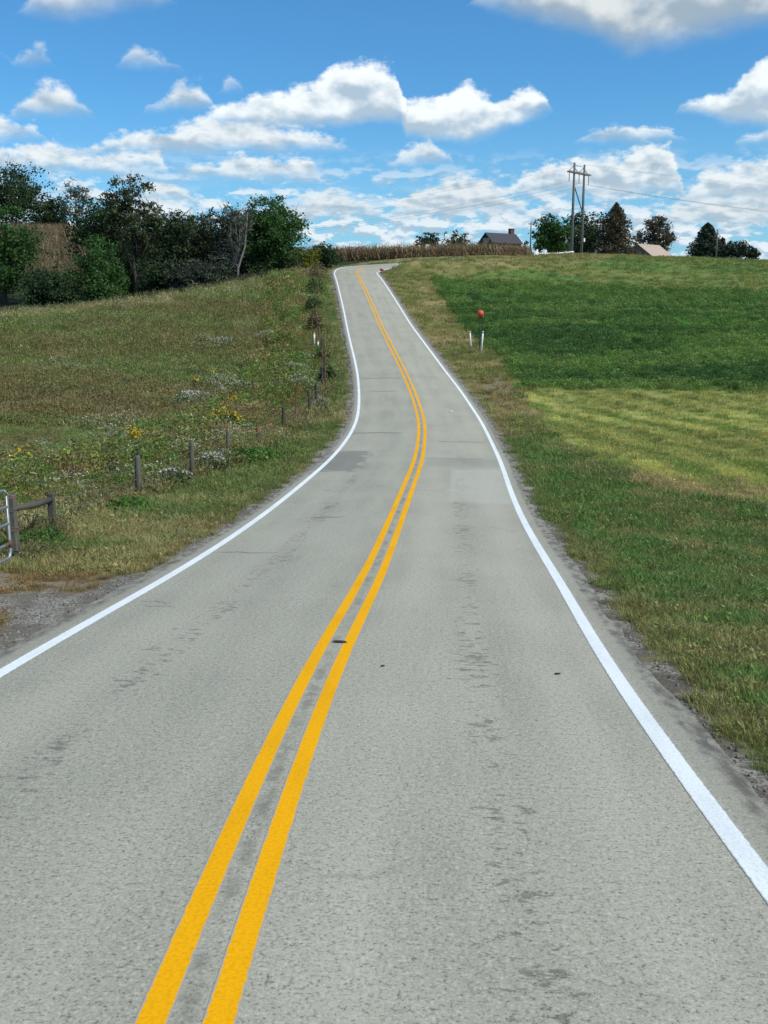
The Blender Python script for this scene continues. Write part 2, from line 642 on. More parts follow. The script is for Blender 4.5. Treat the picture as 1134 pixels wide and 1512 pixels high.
HAY = poly_at([(634, 411), (659, 447), (681, 479), (713, 512), (738, 523), (745, 541), (765, 562), (764, 577), (785, 575), (860, 576), (1000, 577), (1134, 580), (1400, 590),
               (1400, 452), (1134, 432), (900, 424), (789, 418), (700, 414)])
MOWN = poly_at([(764, 577), (785, 590), (800, 625), (850, 668), (900, 694), (1000, 722), (1134, 748), (1400, 790), (1400, 590), (1134, 580), (860, 576)])
TANBAND = poly_at([(900, 690), (1000, 706), (1134, 712), (1400, 722), (1400, 800), (1134, 752), (1000, 734), (920, 712)])
APRON = [(-3.2, 15.6), (-4.6, 15.5), (-6.2, 15.3), (-9, 15.0), (-13, 14.2), (-13, 9.2), (-8, 9.3), (-5.2, 8.2), (-4.2, 6.2), (-3.2, 3.0)]
BARE_PAD = poly_at([(700, 566), (735, 556), (765, 575), (745, 600), (715, 590)])


def cover(x, y, coords=None):
    """land cover: colour, plant height (m), share of bare gravel, kind of plant (0 none, 1 short, 2 rough field, 3 weeds, 4 hay crop, 5 stubble)"""
    U, S, Zr = coords if coords is not None else road_coords(x, y)
    n = len(x)
    wx = x + (fbm(x, y, 0.7, 3, 21) - .5) * 1.6
    wy = y + (fbm(x, y, 0.7, 3, 22) - .5) * 2.4
    n1 = fbm(x, y, 0.35, 4, 31)
    n2 = fbm(x, y, 1.6, 3, 32)
    n3 = fbm(x, y, 0.11, 3, 33)
    C = np.zeros((n, 3))
    H = np.full(n, 0.12)
    K = np.full(n, 1)
    G = np.zeros(n)

    def paint(mask, col):
        m = np.asarray(mask, float)[:, None]
        C[:] = C * (1 - m) + np.asarray(col) * m

    # mown verge and lawn: green with dry patches
    C[:] = GRASS['verge']
    paint(sstep(n1, .44, .62) * .62, GRASS['dry'])
    paint(sstep(n2, .48, .62) * .7, GRASS['lush'])
    # right: mown hay field, stripes where the mower turned
    right = U > 0
    mown = in_poly(wx, wy, MOWN) & right
    arc = np.hypot(x + 47, y - 33)
    st = 0.5 + 0.5 * np.sin(arc * 2 * math.pi / 2.3 + (n1 - .5) * 2.4)
    paint(mown, GRASS['mown'])
    paint(mown * (sstep(st, .35, .7) * 1.0) * sstep(n2, .15, .5), GRASS['mown_bright'])
    paint(mown * sstep(1 - st, .5, .85) * .75, GRASS['mown_dark'])
    paint(mown * sstep(n3, .5, .7) * .5, GRASS['mown_dark'])
    paint(mown * sstep(fbm(x, y, .09, 2, 48), .52, .62) * .5, GRASS['upper_dry'])
    tan = in_poly(wx, wy, TANBAND) & right
    paint(tan * sstep(n2, .40, .58) * .85, GRASS['straw'])
    K[mown] = 5
    H[mown] = .09
    # hay crop
    hay = in_poly(x + (n2 - .5) * .7, y + (n2 - .5) * .9, HAY) & right
    paint(hay, GRASS['hay'])
    paint(hay * sstep(n1, .42, .68) * .6, GRASS['hay_dark'])
    paint(hay * sstep(n2, .50, .66) * .6, GRASS['hay_light'])
    paint(hay * sstep(fbm(x, y, .05, 3, 47), .46, .62) * .5, GRASS['hay_dark'])
    paint(hay * sstep(fbm(x * .3, y, .35, 3, 49), .52, .66) * .6, GRASS['hay_light'])
    paint(hay * sstep(y + (n1 - .5) * 14, 118, 134) * .55, GRASS['upper'])
    K[hay] = 4
    H[hay] = .32
    # upper slope above the hay crop
    up = right & ~hay & (y > 128) & (U > 9)
    band = sstep(fbm(x * .25, y, 0.16, 3, 44), .42, .60)
    paint(up, GRASS['upper'])
    paint(up * band * .8, GRASS['upper_dry'])
    fine = fbm(x * .35, y, .9, 3, 45)
    paint(up * sstep(fine, .48, .62) * .7, GRASS['upper_dry'])
    paint(up * sstep(fbm(x * .4, y, .5, 3, 46), .52, .64) * .6, GRASS['hay_light'])
    vn = right & ~hay & ~mown & (y > 44) & (U < 16)
    paint(vn * .75, GRASS['verge_far'])
    paint(vn * sstep(n1, .5, .66) * .7, GRASS['straw'])
    # left: verge, then rough pasture
    left = U < 0
    fence_u = FENCE_U(S)
    lv = left & (U > -fence_u)
    paint(lv * .85, GRASS['left_verge'])
    paint(lv * sstep(n2, .44, .60) * .8, GRASS['verge'])
    paint(lv * sstep(n1, .54, .66) * .5, GRASS['straw'])
    past = left & (U < -fence_u + .5)
    paint(past, GRASS['pasture'])
    H[past] = .34
    K[past] = 2
    # long bands running with the slope
    ridge = (y - 0.0) + x * 0.42
    bn = fbm(x * .35, ridge, 0.10, 3, 51)
    redb = sstep(ridge, 40, 45) * (1 - sstep(ridge, 55, 60)) * sstep(bn + n1 * .4, .52, .72)
    paint(past * redb * .62, GRASS['red_weed'])
    grn = sstep(bn, .50, .64) * (1 - redb)
    paint(past * grn * .6, GRASS['pasture_green'])
    g2 = sstep(ridge, 27, 30) * (1 - sstep(ridge, 39, 43)) * (x < -7)
    paint(past * g2 * sstep(n1, .3, .5) * .8, GRASS['pasture_green'])
    paint(past * sstep(n1, .56, .70) * .55, GRASS['pasture_pale'])
    paint(past * sstep(n2, .60, .74) * .5, GRASS['pasture_dark'])
    brow0 = y - (138 + (x + 10.8) * 1.4)
    edge = past & (brow0 > -9) & (y > 70)
    paint(edge * sstep(n2, .40, .55) * .75, GRASS['pasture_pale'])
    H[past & (g2 > .5)] = .16
    fw = left & (U < -fence_u - .15) & (U > -fence_u - 5.5 - 2.5 * (n3 - .5)) & (S > 17) & (S < 135)
    K[fw] = 3
    H[fw] = .34 + .22 * sstep(-(U[fw] + fence_u[fw]), 1.2, 3)
    paint(fw * sstep(n1, .45, .6) * .7, GRASS['weed_dry'])
    paint(fw * sstep(n2, .52, .62) * .8, GRASS['lush'])
    # valley behind the pasture: dark scrub, then corn
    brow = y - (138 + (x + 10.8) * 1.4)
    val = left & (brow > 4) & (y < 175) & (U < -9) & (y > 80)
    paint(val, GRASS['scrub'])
    # gravel apron at the gate, shoulder dirt
    ap = in_poly(x + (n2 - .5) * .9, y + (n2 - .5) * .9, APRON)
    dryp = (np.hypot((x + 5.6) / 1.25, (y - 11.6) / 1.5) < .75 + .6 * (n2 - .3)) & ap
    G[ap] = 1
    K[ap] = 0
    G[dryp] = .25
    K[dryp] = 1
    H[dryp] = .09
    paint(ap, GRASS['gravel'])
    back = ap & (y > 14.0 + (n2 - .5) * 1.6) & (x < -4.2)
    G[back] = np.where(n1[back] > .5, .5, .15)
    K[back] = np.where(fbm(x[back], y[back], 3.0, 2, 91) > .56, 1, 0)
    H[back] = .07
    paint(back, GRASS['straw_brown'])
    paint(dryp, GRASS['straw_brown'])
    pad = in_poly(wx, wy, BARE_PAD) & right
    paint(pad * (.35 + .4 * n2), GRASS['straw_brown'])
    G[pad] = np.where(n2[pad] > .5, .45, .1)
    K[pad] = np.where(n2[pad] > .46, 0, 1)
    a = np.abs(U)
    e = 3.62 + (n2 - .5) * .55 + (fbm(x, y, 5.0, 2, 77) - .5) * .30
    sh = a < e
    paint(sh & ~ap, GRASS['dirt'])
    G[sh] = 1
    K[sh] = 0
    near = (a >= e) & (a < e + .35) & ~ap
    paint(near * sstep(n2, .4, .6) * .45, GRASS['straw_brown'])
    H[near] *= .7
    return C, H, G, K


def FENCE_U(S):
    return np.interp(S, [0, 15, 28, 36, 46, 56, 66, 80, 100, 140, 160], [8.2, 7.6, 7.6, 6.5, 5.9, 5.4, 4.6, 4.9, 5.6, 5.6, 5.6])


def C3(r, g, b):
    f = lambda c: ((c / 255 + .055) / 1.055) ** 2.4 if c > 10 else c / 255 / 12.92
    return np.array([f(r), f(g), f(b)])


GRASS = dict(verge=C3(94, 108, 60), dry=C3(128, 122, 80), lush=C3(74, 110, 52), mown=C3(132, 138, 78), mown_bright=C3(160, 160, 94), mown_dark=C3(108, 124, 62), straw=C3(146, 132, 94),
             straw_brown=C3(118, 102, 70), hay=C3(66, 98, 50), hay_dark=C3(48, 78, 42), hay_light=C3(102, 124, 68), upper=C3(84, 108, 56), upper_dry=C3(116, 118, 66),
             verge_far=C3(118, 116, 70), left_verge=C3(98, 108, 62), pasture=C3(99, 99, 60), pasture_green=C3(92, 112, 60), pasture_pale=C3(134, 128, 94), pasture_dark=C3(78, 78, 48),
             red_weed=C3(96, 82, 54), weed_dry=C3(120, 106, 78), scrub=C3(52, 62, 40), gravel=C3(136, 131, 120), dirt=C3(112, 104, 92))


# ------------------------------------------------------------------ materials
def mat(name, build, **kw):
    m = bpy.data.materials.new(name)
    m.use_nodes = True
    t = m.node_tree
    t.nodes.clear()
    N = NT(t)
    out = N.n('ShaderNodeOutputMaterial')
    sh = build(N)
    N.set(out.inputs[0], sh)
    return m


def bsdf(N, col, rough=.8, spec=.3, normal=None, metal=0.0):
    nd = N.n('ShaderNodeBsdfPrincipled', {'Base Color': col, 'Roughness': rough, 'Specular IOR Level': spec, 'Metallic': metal})
    if normal is not None:
        N.set(nd.inputs['Normal'], normal)
    return nd.outputs[0]


def bump(N, h, s=.3, d=.01):
    return N.n('ShaderNodeBump', {'Strength': s, 'Distance': d, 'Height': h}).outputs[0]


def simple(name, col, rough=.7, var=.15, scale=6.0, spec=.3, metal=0.0, bm=.0, stretch=None):
    def b(N):
        p = N.n('ShaderNodeTexCoord').outputs['Object']
        if stretch:
            p = N.v('MULTIPLY', p, stretch)
        n = N.noise(p, scale, 5, .6)
        n2 = N.noise(p, scale * 6, 3, .6)
        k = N.m('ADD', N.m('MULTIPLY', n, .7), N.m('MULTIPLY', n2, .3))
        c = N.mix(N.step(k, .3, .7), tuple(np.array(col) * (1 - var)), tuple(np.clip(np.array(col) * (1 + var), 0, 1)))
        nm = bump(N, k, bm, .01) if bm else None
        return bsdf(N, c, rough, spec, nm, metal)
    return mat(name, b)


def m_ground(N):
    col = N.n('ShaderNodeAttribute', attribute_name='cover').outputs['Color']
    gr = N.n('ShaderNodeAttribute', attribute_name='gravel').outputs['Fac']
    p = N.n('ShaderNodeTexCoord').outputs['Object']
    f1 = N.noise(p, 9, 5, .65)
    f2 = N.noise(p, 45, 4, .7)
    f3 = N.noise(p, 1.7, 5, .6)
    k = N.m('ADD', N.m('MULTIPLY', f1, .45), N.m('ADD', N.m('MULTIPLY', f2, .3), N.m('MULTIPLY', f3, .25)))
    veg = N.mix(N.step(k, .34, .66), N.mix(1, col, (.72, .74, .70), 'MULTIPLY'), N.mix(1, col, (1.4, 1.35, 1.25), 'MULTIPLY'))
    v = N.n('ShaderNodeTexVoronoi', {'Vector': p, 'Scale': 38.0})
    g1 = N.noise(p, 70, 4, .7)
    stone = N.mix(N.step(N.n('ShaderNodeSeparateColor', {0: v.outputs['Color']}).outputs[0], .1, .9), (.14, .128, .104), (.43, .405, .335))
    stone = N.mix(N.step(g1, .35, .7, .0, .5), stone, (.23, .21, .17))
    stone = N.mix(N.step(f3, .40, .58, 0, .8), stone, N.mix(1, col, (.62, .58, .52), 'MULTIPLY'))
    c = N.mix(gr, veg, stone)
    hgt = N.m('ADD', f1, N.m('MULTIPLY', f2, .7))
    return bsdf(N, c, .95, .1, bump(N, hgt, .6, .04))


def m_road(N):
    us = N.n('ShaderNodeUVMap', uv_map='lane').outputs[0]
    sp = N.n('ShaderNodeSeparateXYZ', {0: us})
    u, s = sp.outputs[0], sp.outputs[1]
    # speckled chip surface
    f0 = N.noise(us, 48, 2, .8)
    f1 = N.noise(us, 20, 3, .75)
    f2 = N.noise(us, 5, 4, .6)
    f3 = N.noise(N.v('MULTIPLY', us, (.9, .10, 1)), 1.6, 4, .55)
    f4 = N.noise(us, .35, 4, .55)
    base = N.mix(N.step(f4, .3, .7), (.315, .315, .258), (.375, .371, .307))
    base = N.mix(N.step(f3, .35, .65, 0, .55), base, (.43, .424, .352))
    # wheel tracks are worn paler, the middle of each lane is darker
    au = N.m('ABSOLUTE', N.m('SUBTRACT', u, .13))
    wt = N.m('MAXIMUM', N.step(N.m('ABSOLUTE', N.m('SUBTRACT', au, .72)), 0, .45, 1, 0), N.step(N.m('ABSOLUTE', N.m('SUBTRACT', au, 2.25)), 0, .5, 1, 0))
    base = N.mix(N.m('MULTIPLY', wt, .28), base, (.45, .444, .37))
    lf = N.step(u, -.4, .6, .15, 0)
    base = N.mix(lf, base, (.19, .205, .19))
    sp_ = N.m('ADD', N.m('MULTIPLY', f0, .6), N.m('MULTIPLY', f1, .4))
    base = N.mix(N.step(sp_, .34, .50, .78, 0), base, (.085, .086, .072))
    base = N.mix(N.step(sp_, .51, .64, 0, .60), base, (.56, .55, .48))
    # scuffs in the middle of each lane: short cross-ways dents
    sc = N.noise(N.v('MULTIPLY', us, (3.4, 5.2, 1)), 1.7, 6, .74)
    big = N.noise(us, .55, 3, .5)
    wob = N.m('MULTIPLY', N.m('SUBTRACT', f2, .5), .5)
    lane_r = N.step(N.m('ABSOLUTE', N.m('SUBTRACT', N.m('ADD', u, wob), 1.62)), .05, .48, 1, 0)
    lane_l = N.step(N.m('ABSOLUTE', N.m('ADD', N.m('ADD', u, wob), 1.62)), .05, .48, 1, 0)
    zone = N.m('MULTIPLY', N.m('MAXIMUM', lane_r, lane_l), N.step(s, 36, 44, 1, .15))
    th = N.m('ADD', .528, N.m('ADD', N.m('MULTIPLY', N.m('SUBTRACT', .5, big), .35), N.m('MULTIPLY', N.m('SUBTRACT', 1.0, zone), .22)))
    dent = N.step(N.m('SUBTRACT', sc, th), 0.0, .07)
    base = N.mix(N.m('MULTIPLY', dent, .52), base, (.075, .078, .070))
    # stray dark scrapes everywhere
    st = N.noise(N.v('MULTIPLY', us, (2.4, 5, 1)), 1.3, 6, .72)
    base = N.mix(N.step(st, .68, .74, 0, .5), base, (.08, .082, .075))
    # tar stains
    bl = N.noise(us, 1.1, 5, .62)
    base = N.mix(N.step(bl, .66, .74, 0, .38), base, (.115, .115, .105))

    # cross cracks
    def crack(at, u0, u1, wid, k):
        w = N.m('MULTIPLY', N.m('SUBTRACT', N.noise(N.v('MULTIPLY', us, (1, .2, 1)), 1.4 + k * .1, 5, .6), .5), .9)
        dd = N.m('ABSOLUTE', N.m('SUBTRACT', N.m('ADD', s, w), at))
        inn = N.m('MULTIPLY', N.step(u, u0, u0 + .4), N.step(u, u1 - .4, u1, 1, 0))
        return N.m('MULTIPLY', N.step(dd, 0, wid, 1, 0), inn)
    cr = crack(44.5, -3.2, -.6, .28, 0)
    for i, (at, u0, u1, wd) in enumerate(((17.6, -3.0, -1.7, .09), (22.6, -2.0, -.9, .16), (66, -3.0, 0, .3), (60, -2.6, -.5, .2), (41.5, .6, 2.9, .18), (12.9, -3.0, -2.2, .05), (12.6, -2.9, -2.1, .05), (36, .2, 2.6, .12))):
        cr = N.m('MAXIMUM', cr, crack(at, u0, u1, wd, i + 1))
    base = N.mix(N.m('MULTIPLY', cr, .55), base, (.085, .085, .078))

    # fine branching cracks where the surface is tired
    cv = N.n('ShaderNodeTexVoronoi', {'Vector': N.v('ADD', N.v('MULTIPLY', us, (1.0, .55, 1)), N.n('ShaderNodeCombineXYZ', {0: N.m('MULTIPLY', f2, .9), 1: N.m('MULTIPLY', f4, .9), 2: 0.0}).outputs[0]), 'Scale': 1.1}, feature='DISTANCE_TO_EDGE')
    cm = N.m('MULTIPLY', N.step(cv.outputs[0], .002, .016, 1, 0), N.step(N.noise(us, .28, 3, .5), .50, .60))
    base = N.mix(N.m('MULTIPLY', cm, .22), base, (.10, .10, .09))

    # resurfaced patches
    def patch(s0, s1, u0, u1, e, k):
        uu = N.m('ADD', u, N.m('MULTIPLY', N.m('SUBTRACT', N.noise(us, .9 + k * .2, 4, .6), .5), e))
        ss = N.m('ADD', s, N.m('MULTIPLY', N.m('SUBTRACT', N.noise(us, .7 + k * .2, 4, .6), .5), e * 3))
        a = N.m('MULTIPLY', N.step(uu, u0, u0 + .14), N.step(uu, u1 - .14, u1, 1, 0))
        return N.m('MULTIPLY', a, N.m('MULTIPLY', N.step(ss, s0, s0 + .7), N.step(ss, s1 - .7, s1, 1, 0)))
    base = N.mix(N.m('MULTIPLY', patch(25.2, 33.2, 1.25, 3.0, .20, 0), .42), base, (.46, .465, .415))
    base = N.mix(N.m('MULTIPLY', patch(33.2, 36.4, .35, 3.0, .15, 1), .35), base, (.22, .235, .215))
    base = N.mix(N.m('MULTIPLY', patch(31.8, 38.5, -3.3, -1.75, 1.5, 2), .62), base, (.16, .165, .155))
    # dirt between the yellow lines
    gu = N.m('ADD', u, N.m('MULTIPLY', N.m('SUBTRACT', N.noise(us, 3.1, 4, .65), .5), .16))
    gap = N.step(N.m('ABSOLUTE', N.m('SUBTRACT', gu, .12)), .01, .085, 1, 0)
    base = N.mix(N.m('MULTIPLY', gap, N.step(N.noise(us, 2.6, 5, .7), .42, .62, .05, .58)), base, (.155, .145, .127))
    # dark crumbling edge beyond the white lines
    ed = N.m('ABSOLUTE', u)
    ew = N.m('ADD', ed, N.m('MULTIPLY', N.m('SUBTRACT', f2, .5), .22))
    base = N.mix(N.step(ew, 3.08, 3.14, 0, .30), base, (.24, .235, .205))
    base = N.mix(N.m('MULTIPLY', N.step(ew, 3.20, 3.30), N.step(N.noise(N.v('MULTIPLY', us, (1, .35, 1)), 7, 5, .7), .36, .62, .9, .15)), base, (.11, .107, .096))
    h = N.m('SUBTRACT', sp_, N.m('MULTIPLY', N.m('MAXIMUM', dent, cr), .6))
    base = N.mix(1, base, (1.05, 1.015, .945), 'MULTIPLY')
    return bsdf(N, base, .9, .10, bump(N, h, .45, .012))


def m_paint(col, worn, mid, half, gap):
    """line paint: chipped edges, grime, aggregate showing through; mid/gap place the stripes, half is their half width"""
    def b(N):
        us = N.n('ShaderNodeUVMap', uv_map='lane').outputs[0]
        u = N.n('ShaderNodeSeparateXYZ', {0: us}).outputs[0]
        f = N.noise(us, 42, 4, .75)
        g = N.noise(us, 2.2, 5, .65)
        e = N.noise(us, 16, 4, .7)
        lo = N.noise(N.v('MULTIPLY', us, (2.5, .5, 1)), 1.3, 4, .6)
        off = N.m('ABSOLUTE', N.m('SUBTRACT', N.m('ABSOLUTE', N.m('SUBTRACT', u, mid)), gap))
        c = N.mix(N.step(f, .32, .60), tuple(np.array(col) * .80), col)
        c = N.mix(N.step(lo, .42, .70, 0, .26), c, N.mix(1, c, (.62, .60, .56), 'MULTIPLY'))
        c = N.mix(N.step(N.m('ADD', N.m('MULTIPLY', f, .55), N.m('MULTIPLY', g, .45)), .60, .68, 0, worn), c, (.26, .255, .22))
        edge = N.m('ADD', off, N.m('MULTIPLY', N.m('SUBTRACT', e, .5), .034))
        c = N.mix(N.step(edge, half - .014, half - .002), c, (.37, .365, .31))
        return bsdf(N, c, .78, .10, bump(N, f, .4, .006))
    return b


def m_leaf(name, cols, trans=.32, rough=.65):
    def b(N):
        r = N.n('ShaderNodeNewGeometry').outputs['Random Per Island']
        p = N.n('ShaderNodeTexCoord').outputs['Object']
        n = N.noise(p, .55, 3, .6)
        k = N.m('ADD', N.m('MULTIPLY', r, .6), N.m('MULTIPLY', N.step(n, .3, .7), .4))
        ramp = N.n('ShaderNodeValToRGB', {0: k})
        e = ramp.color_ramp.elements
        e[0].position, e[0].color = .0, (*cols[0], 1)
        e[1].position, e[1].color = .95, (*cols[-1], 1)
        for i, c in enumerate(cols[1:-1]):
            q = e.new((i + 1) / (len(cols) - 1))
            q.color = (*c, 1)
        c = ramp.outputs[0]
        d = N.n('ShaderNodeBsdfPrincipled', {'Base Color': c, 'Roughness': rough, 'Specular IOR Level': .25}).outputs[0]
        tl = N.n('ShaderNodeBsdfTranslucent', {'Color': c}).outputs[0]
        return N.n('ShaderNodeMixShader', {0: trans, 1: d, 2: tl}).outputs[0]
    return mat(name, b)


def m_tuft(name, tint, mul=(1, 1, 1), trans=.3):
    """plants coloured by where they grow"""
    def b(N):
        c = N.n('ShaderNodeAttribute', attribute_name='tint', attribute_type='INSTANCER').outputs['Color']
        r = N.n('ShaderNodeNewGeometry').outputs['Random Per Island']
        oi = N.n('ShaderNodeObjectInfo').outputs['Random']
        c = N.mix(1, c, mul, 'MULTIPLY')
        c = N.mix(N.step(r, .2, 1.0, 0, .55), c, N.mix(1, c, (1.75, 1.6, 1.3), 'MULTIPLY'))
        c = N.mix(N.step(oi, .0, .6, .35, 0), c, N.mix(1, c, (.6, .66, .6), 'MULTIPLY'))
        d = N.n('ShaderNodeBsdfPrincipled', {'Base Color': c, 'Roughness': .6, 'Specular IOR Level': .2}).outputs[0]
        tl = N.n('ShaderNodeBsdfTranslucent', {'Color': c}).outputs[0]
        return N.n('ShaderNodeMixShader', {0: trans, 1: d, 2: tl}).outputs[0]
    return mat(name, b)


M = dict(
    ground=mat('ground', m_ground), road=mat('asphalt', m_road),
    white=mat('white_paint', m_paint((.84, .88, .85), .45, 0.0, .080, 3.0)), yellow=mat('yellow_paint', m_paint((.93, .44, .002), .40, .13, .070, .14)),
    post=simple('weathered_post', (.118, .108, .084), .9, .35, 5, bm=.5, stretch=(6, 6, 1)),
    post_dark=simple('dark_post', (.062, .054, .042), .9, .35, 5, bm=.5, stretch=(6, 6, 1)),
    timber=simple('grey_timber', (.088, .080, .062), .9, .35, 5, bm=.5, stretch=(1, 6, 6)),
    wire=simple('rusty_wire', (.16, .13, .11), .7, .2, 20),
    galv=simple('galvanised_steel', (.34, .365, .365), .45, .14, 9, .5, .55),
    rust=simple('rust', (.16, .075, .045), .85, .3, 18),
    white_plastic=simple('white_plastic', (.80, .81, .78), .5, .06, 9),
    black_band=simple('black_band', (.03, .03, .035), .6, .1, 9),
    orange=simple('orange_marker', (.62, .085, .035), .42, .12, 5, .4),
    pole=simple('grey_pole', (.135, .14, .13), .85, .18, 3, stretch=(5, 5, .6)),
    insul=simple('insulator', (.16, .15, .15), .4, .1, 5),
    cable=simple('cable', (.34, .36, .39), .6, .1, 5),
    bark=simple('bark', (.075, .062, .052), .95, .35, 3, bm=.6, stretch=(3, 3, 1)),
    bark_pale=simple('pale_dead_wood', (.22, .20, .185), .95, .25, 3, stretch=(3, 3, 1)),
    wall_dark=simple('dark_boards', (.05, .045, .05), .85, .2, 3), wall_grey=simple('grey_siding', (.22, .20, .20), .8, .12, 3),
    roof_dark=simple('dark_shingle', (.062, .062, .068), .85, .22, 7), roof_tan=simple('tan_metal_roof', (.52, .40, .31), .6, .08, 2, stretch=(7, 1, 1)),
    brick=simple('chimney_brick', (.13, .075, .06), .9, .25, 5), glass=simple('window_glass', (.10, .12, .14), .12, .2, 2, .5),
    sign=simple('sign_back', (.62, .64, .64), .5, .08, 4), red=simple('red_reflector', (.33, .05, .03), .5, .15, 9),
    white_wood=simple('white_board', (.86, .86, .84), .6, .05, 4), stem=simple('plant_stem', (.10, .115, .05), .8, .25, 9), concrete=simple('pale_debris', (.5, .48, .44), .9, .2, 9),
    debris=simple('dark_debris', (.05, .04, .034), .9, .2, 30),
)


# ------------------------------------------------------------------ ground sheet
def axis(near_lo, near_hi, d0, g, lim_lo, lim_hi):
    a = list(np.arange(near_lo, near_hi + 1e-6, d0))
    d = d0
    while a[-1] < lim_hi:
        d *= g
        a.append(a[-1] + d)
    b = []
    d, q = d0, near_lo
    while q > lim_lo:
        d *= g
        q -= d
        b.append(q)
    return np.array(b[::-1] + a)


xs = axis(-10.0, 10.0, 0.28, 1.045, -4200, 4200)
ya = list(np.arange(1.0, 34.0, .28))
d = .28
while ya[-1] < 6200:
    d = min(d * 1.012, .95) if ya[-1] < 215 else d * 1.09
    ya.append(ya[-1] + d)
yb, d, q = [], .28, 1.0
while q > -1500:
    d *= 1.12
    q -= d
    yb.append(q)
ys = np.array(yb[::-1] + ya)
GX, GY = np.meshgrid(xs, ys)
gx, gy = GX.ravel(), GY.ravel()
rc = road_coords(gx, gy)
gz = land(gx, gy, rc)
nx, ny = len(xs), len(ys)
ii = (np.arange(ny - 1)[:, None] * nx + np.arange(nx - 1)[None]).ravel()
gme = np_mesh('ground', np.stack([gx, gy, gz], 1), np.stack([ii, ii + 1, ii + 1 + nx, ii + nx], 1), True)
cC, cH, cG, cK = cover(gx, gy, rc)
set_color(gme, 'cover', cC)
set_float(gme, 'gravel', cG)
obj('ground', gme, M['ground'], kind='structure', label='rolling farmland: mown verge, pasture and hay fields')


# ------------------------------------------------------------------ road and its markings
def ribbon(name, u0, u1, dz, nu, s0, s1, material, jag=None, uvname='lane', crown=True, step=1, **props):
    k = np.where((STA >= s0) & (STA <= s1))[0][::step]
    Lq, Nq, Sq = LINE[k], NOR[k], STA[k]
    uu = np.linspace(0, 1, nu)
    V, UV = [], []
    A = u0(Sq) if callable(u0) else np.full(len(k), float(u0))
    B = u1(Sq) if callable(u1) else np.full(len(k), float(u1))
    Uo = A[:, None] * (1 - uu) + B[:, None] * uu
    X = Lq[:, 0, None] + Nq[:, 0, None] * Uo
    Yq = Lq[:, 1, None] + Nq[:, 1, None] * Uo
    Zq = Lq[:, 2, None] - bank(Sq)[:, None] * Uo - .012 * np.abs(Uo) * (1 if crown else 0) + (dz(Uo) if callable(dz) else dz)
    V = np.stack([X, Yq, Zq], -1).reshape(-1, 3)
    m = len(k)
    ii = (np.arange(m - 1)[:, None] * nu + np.arange(nu - 1)[None]).ravel()
    F = np.stack([ii, ii + 1, ii + 1 + nu, ii + nu], 1)
    me = np_mesh(name, V, F, True)
    uvl = me.uv_layers.new(name=uvname)
    W = np.stack([Uo, np.repeat(Sq[:, None], nu, 1)], -1).reshape(-1, 2)
    li = np.empty(len(me.loops), dtype=np.int32)
    me.loops.foreach_get('vertex_index', li)
    uvl.data.foreach_set('uv', W[li].astype(np.float32).ravel())
    return obj(name, me, material, **props)


def jag(c, seed, amp=.16):
    return lambda S: c + (fbm(S, S * 0 + seed, .35, 2, seed) - .5) * amp + (fbm(S, S * 0 + seed, 1.9, 1, seed + 3) - .5) * amp * .7


S_END = STA[-1] - 1
S_MARK = 158.5
ribbon('road', jag(-3.40, 5, -.16), jag(3.42, 8), 0.02, 9, -66, S_END, M['road'], kind='structure', label='grey two-lane asphalt road dipping and climbing to a bend')
mk = dict(kind='structure')
ribbon('edge_line', -3.08, -2.92, .0228, 2, -60, 185, M['white'], **mk)
ribbon('edge_line', 2.92, 3.08, .0228, 2, -60, 185, M['white'], **mk)
ribbon('centre_line', .13 - .21, .13 - .07, .0228, 2, -60, 154.5, M['yellow'], **mk)
ribbon('centre_line', .13 + .07, .13 + .21, .0228, 2, -60, 154.5, M['yellow'], **mk)


# ------------------------------------------------------------------ plants: tufts set out over the ground
TUFT_COL = {}


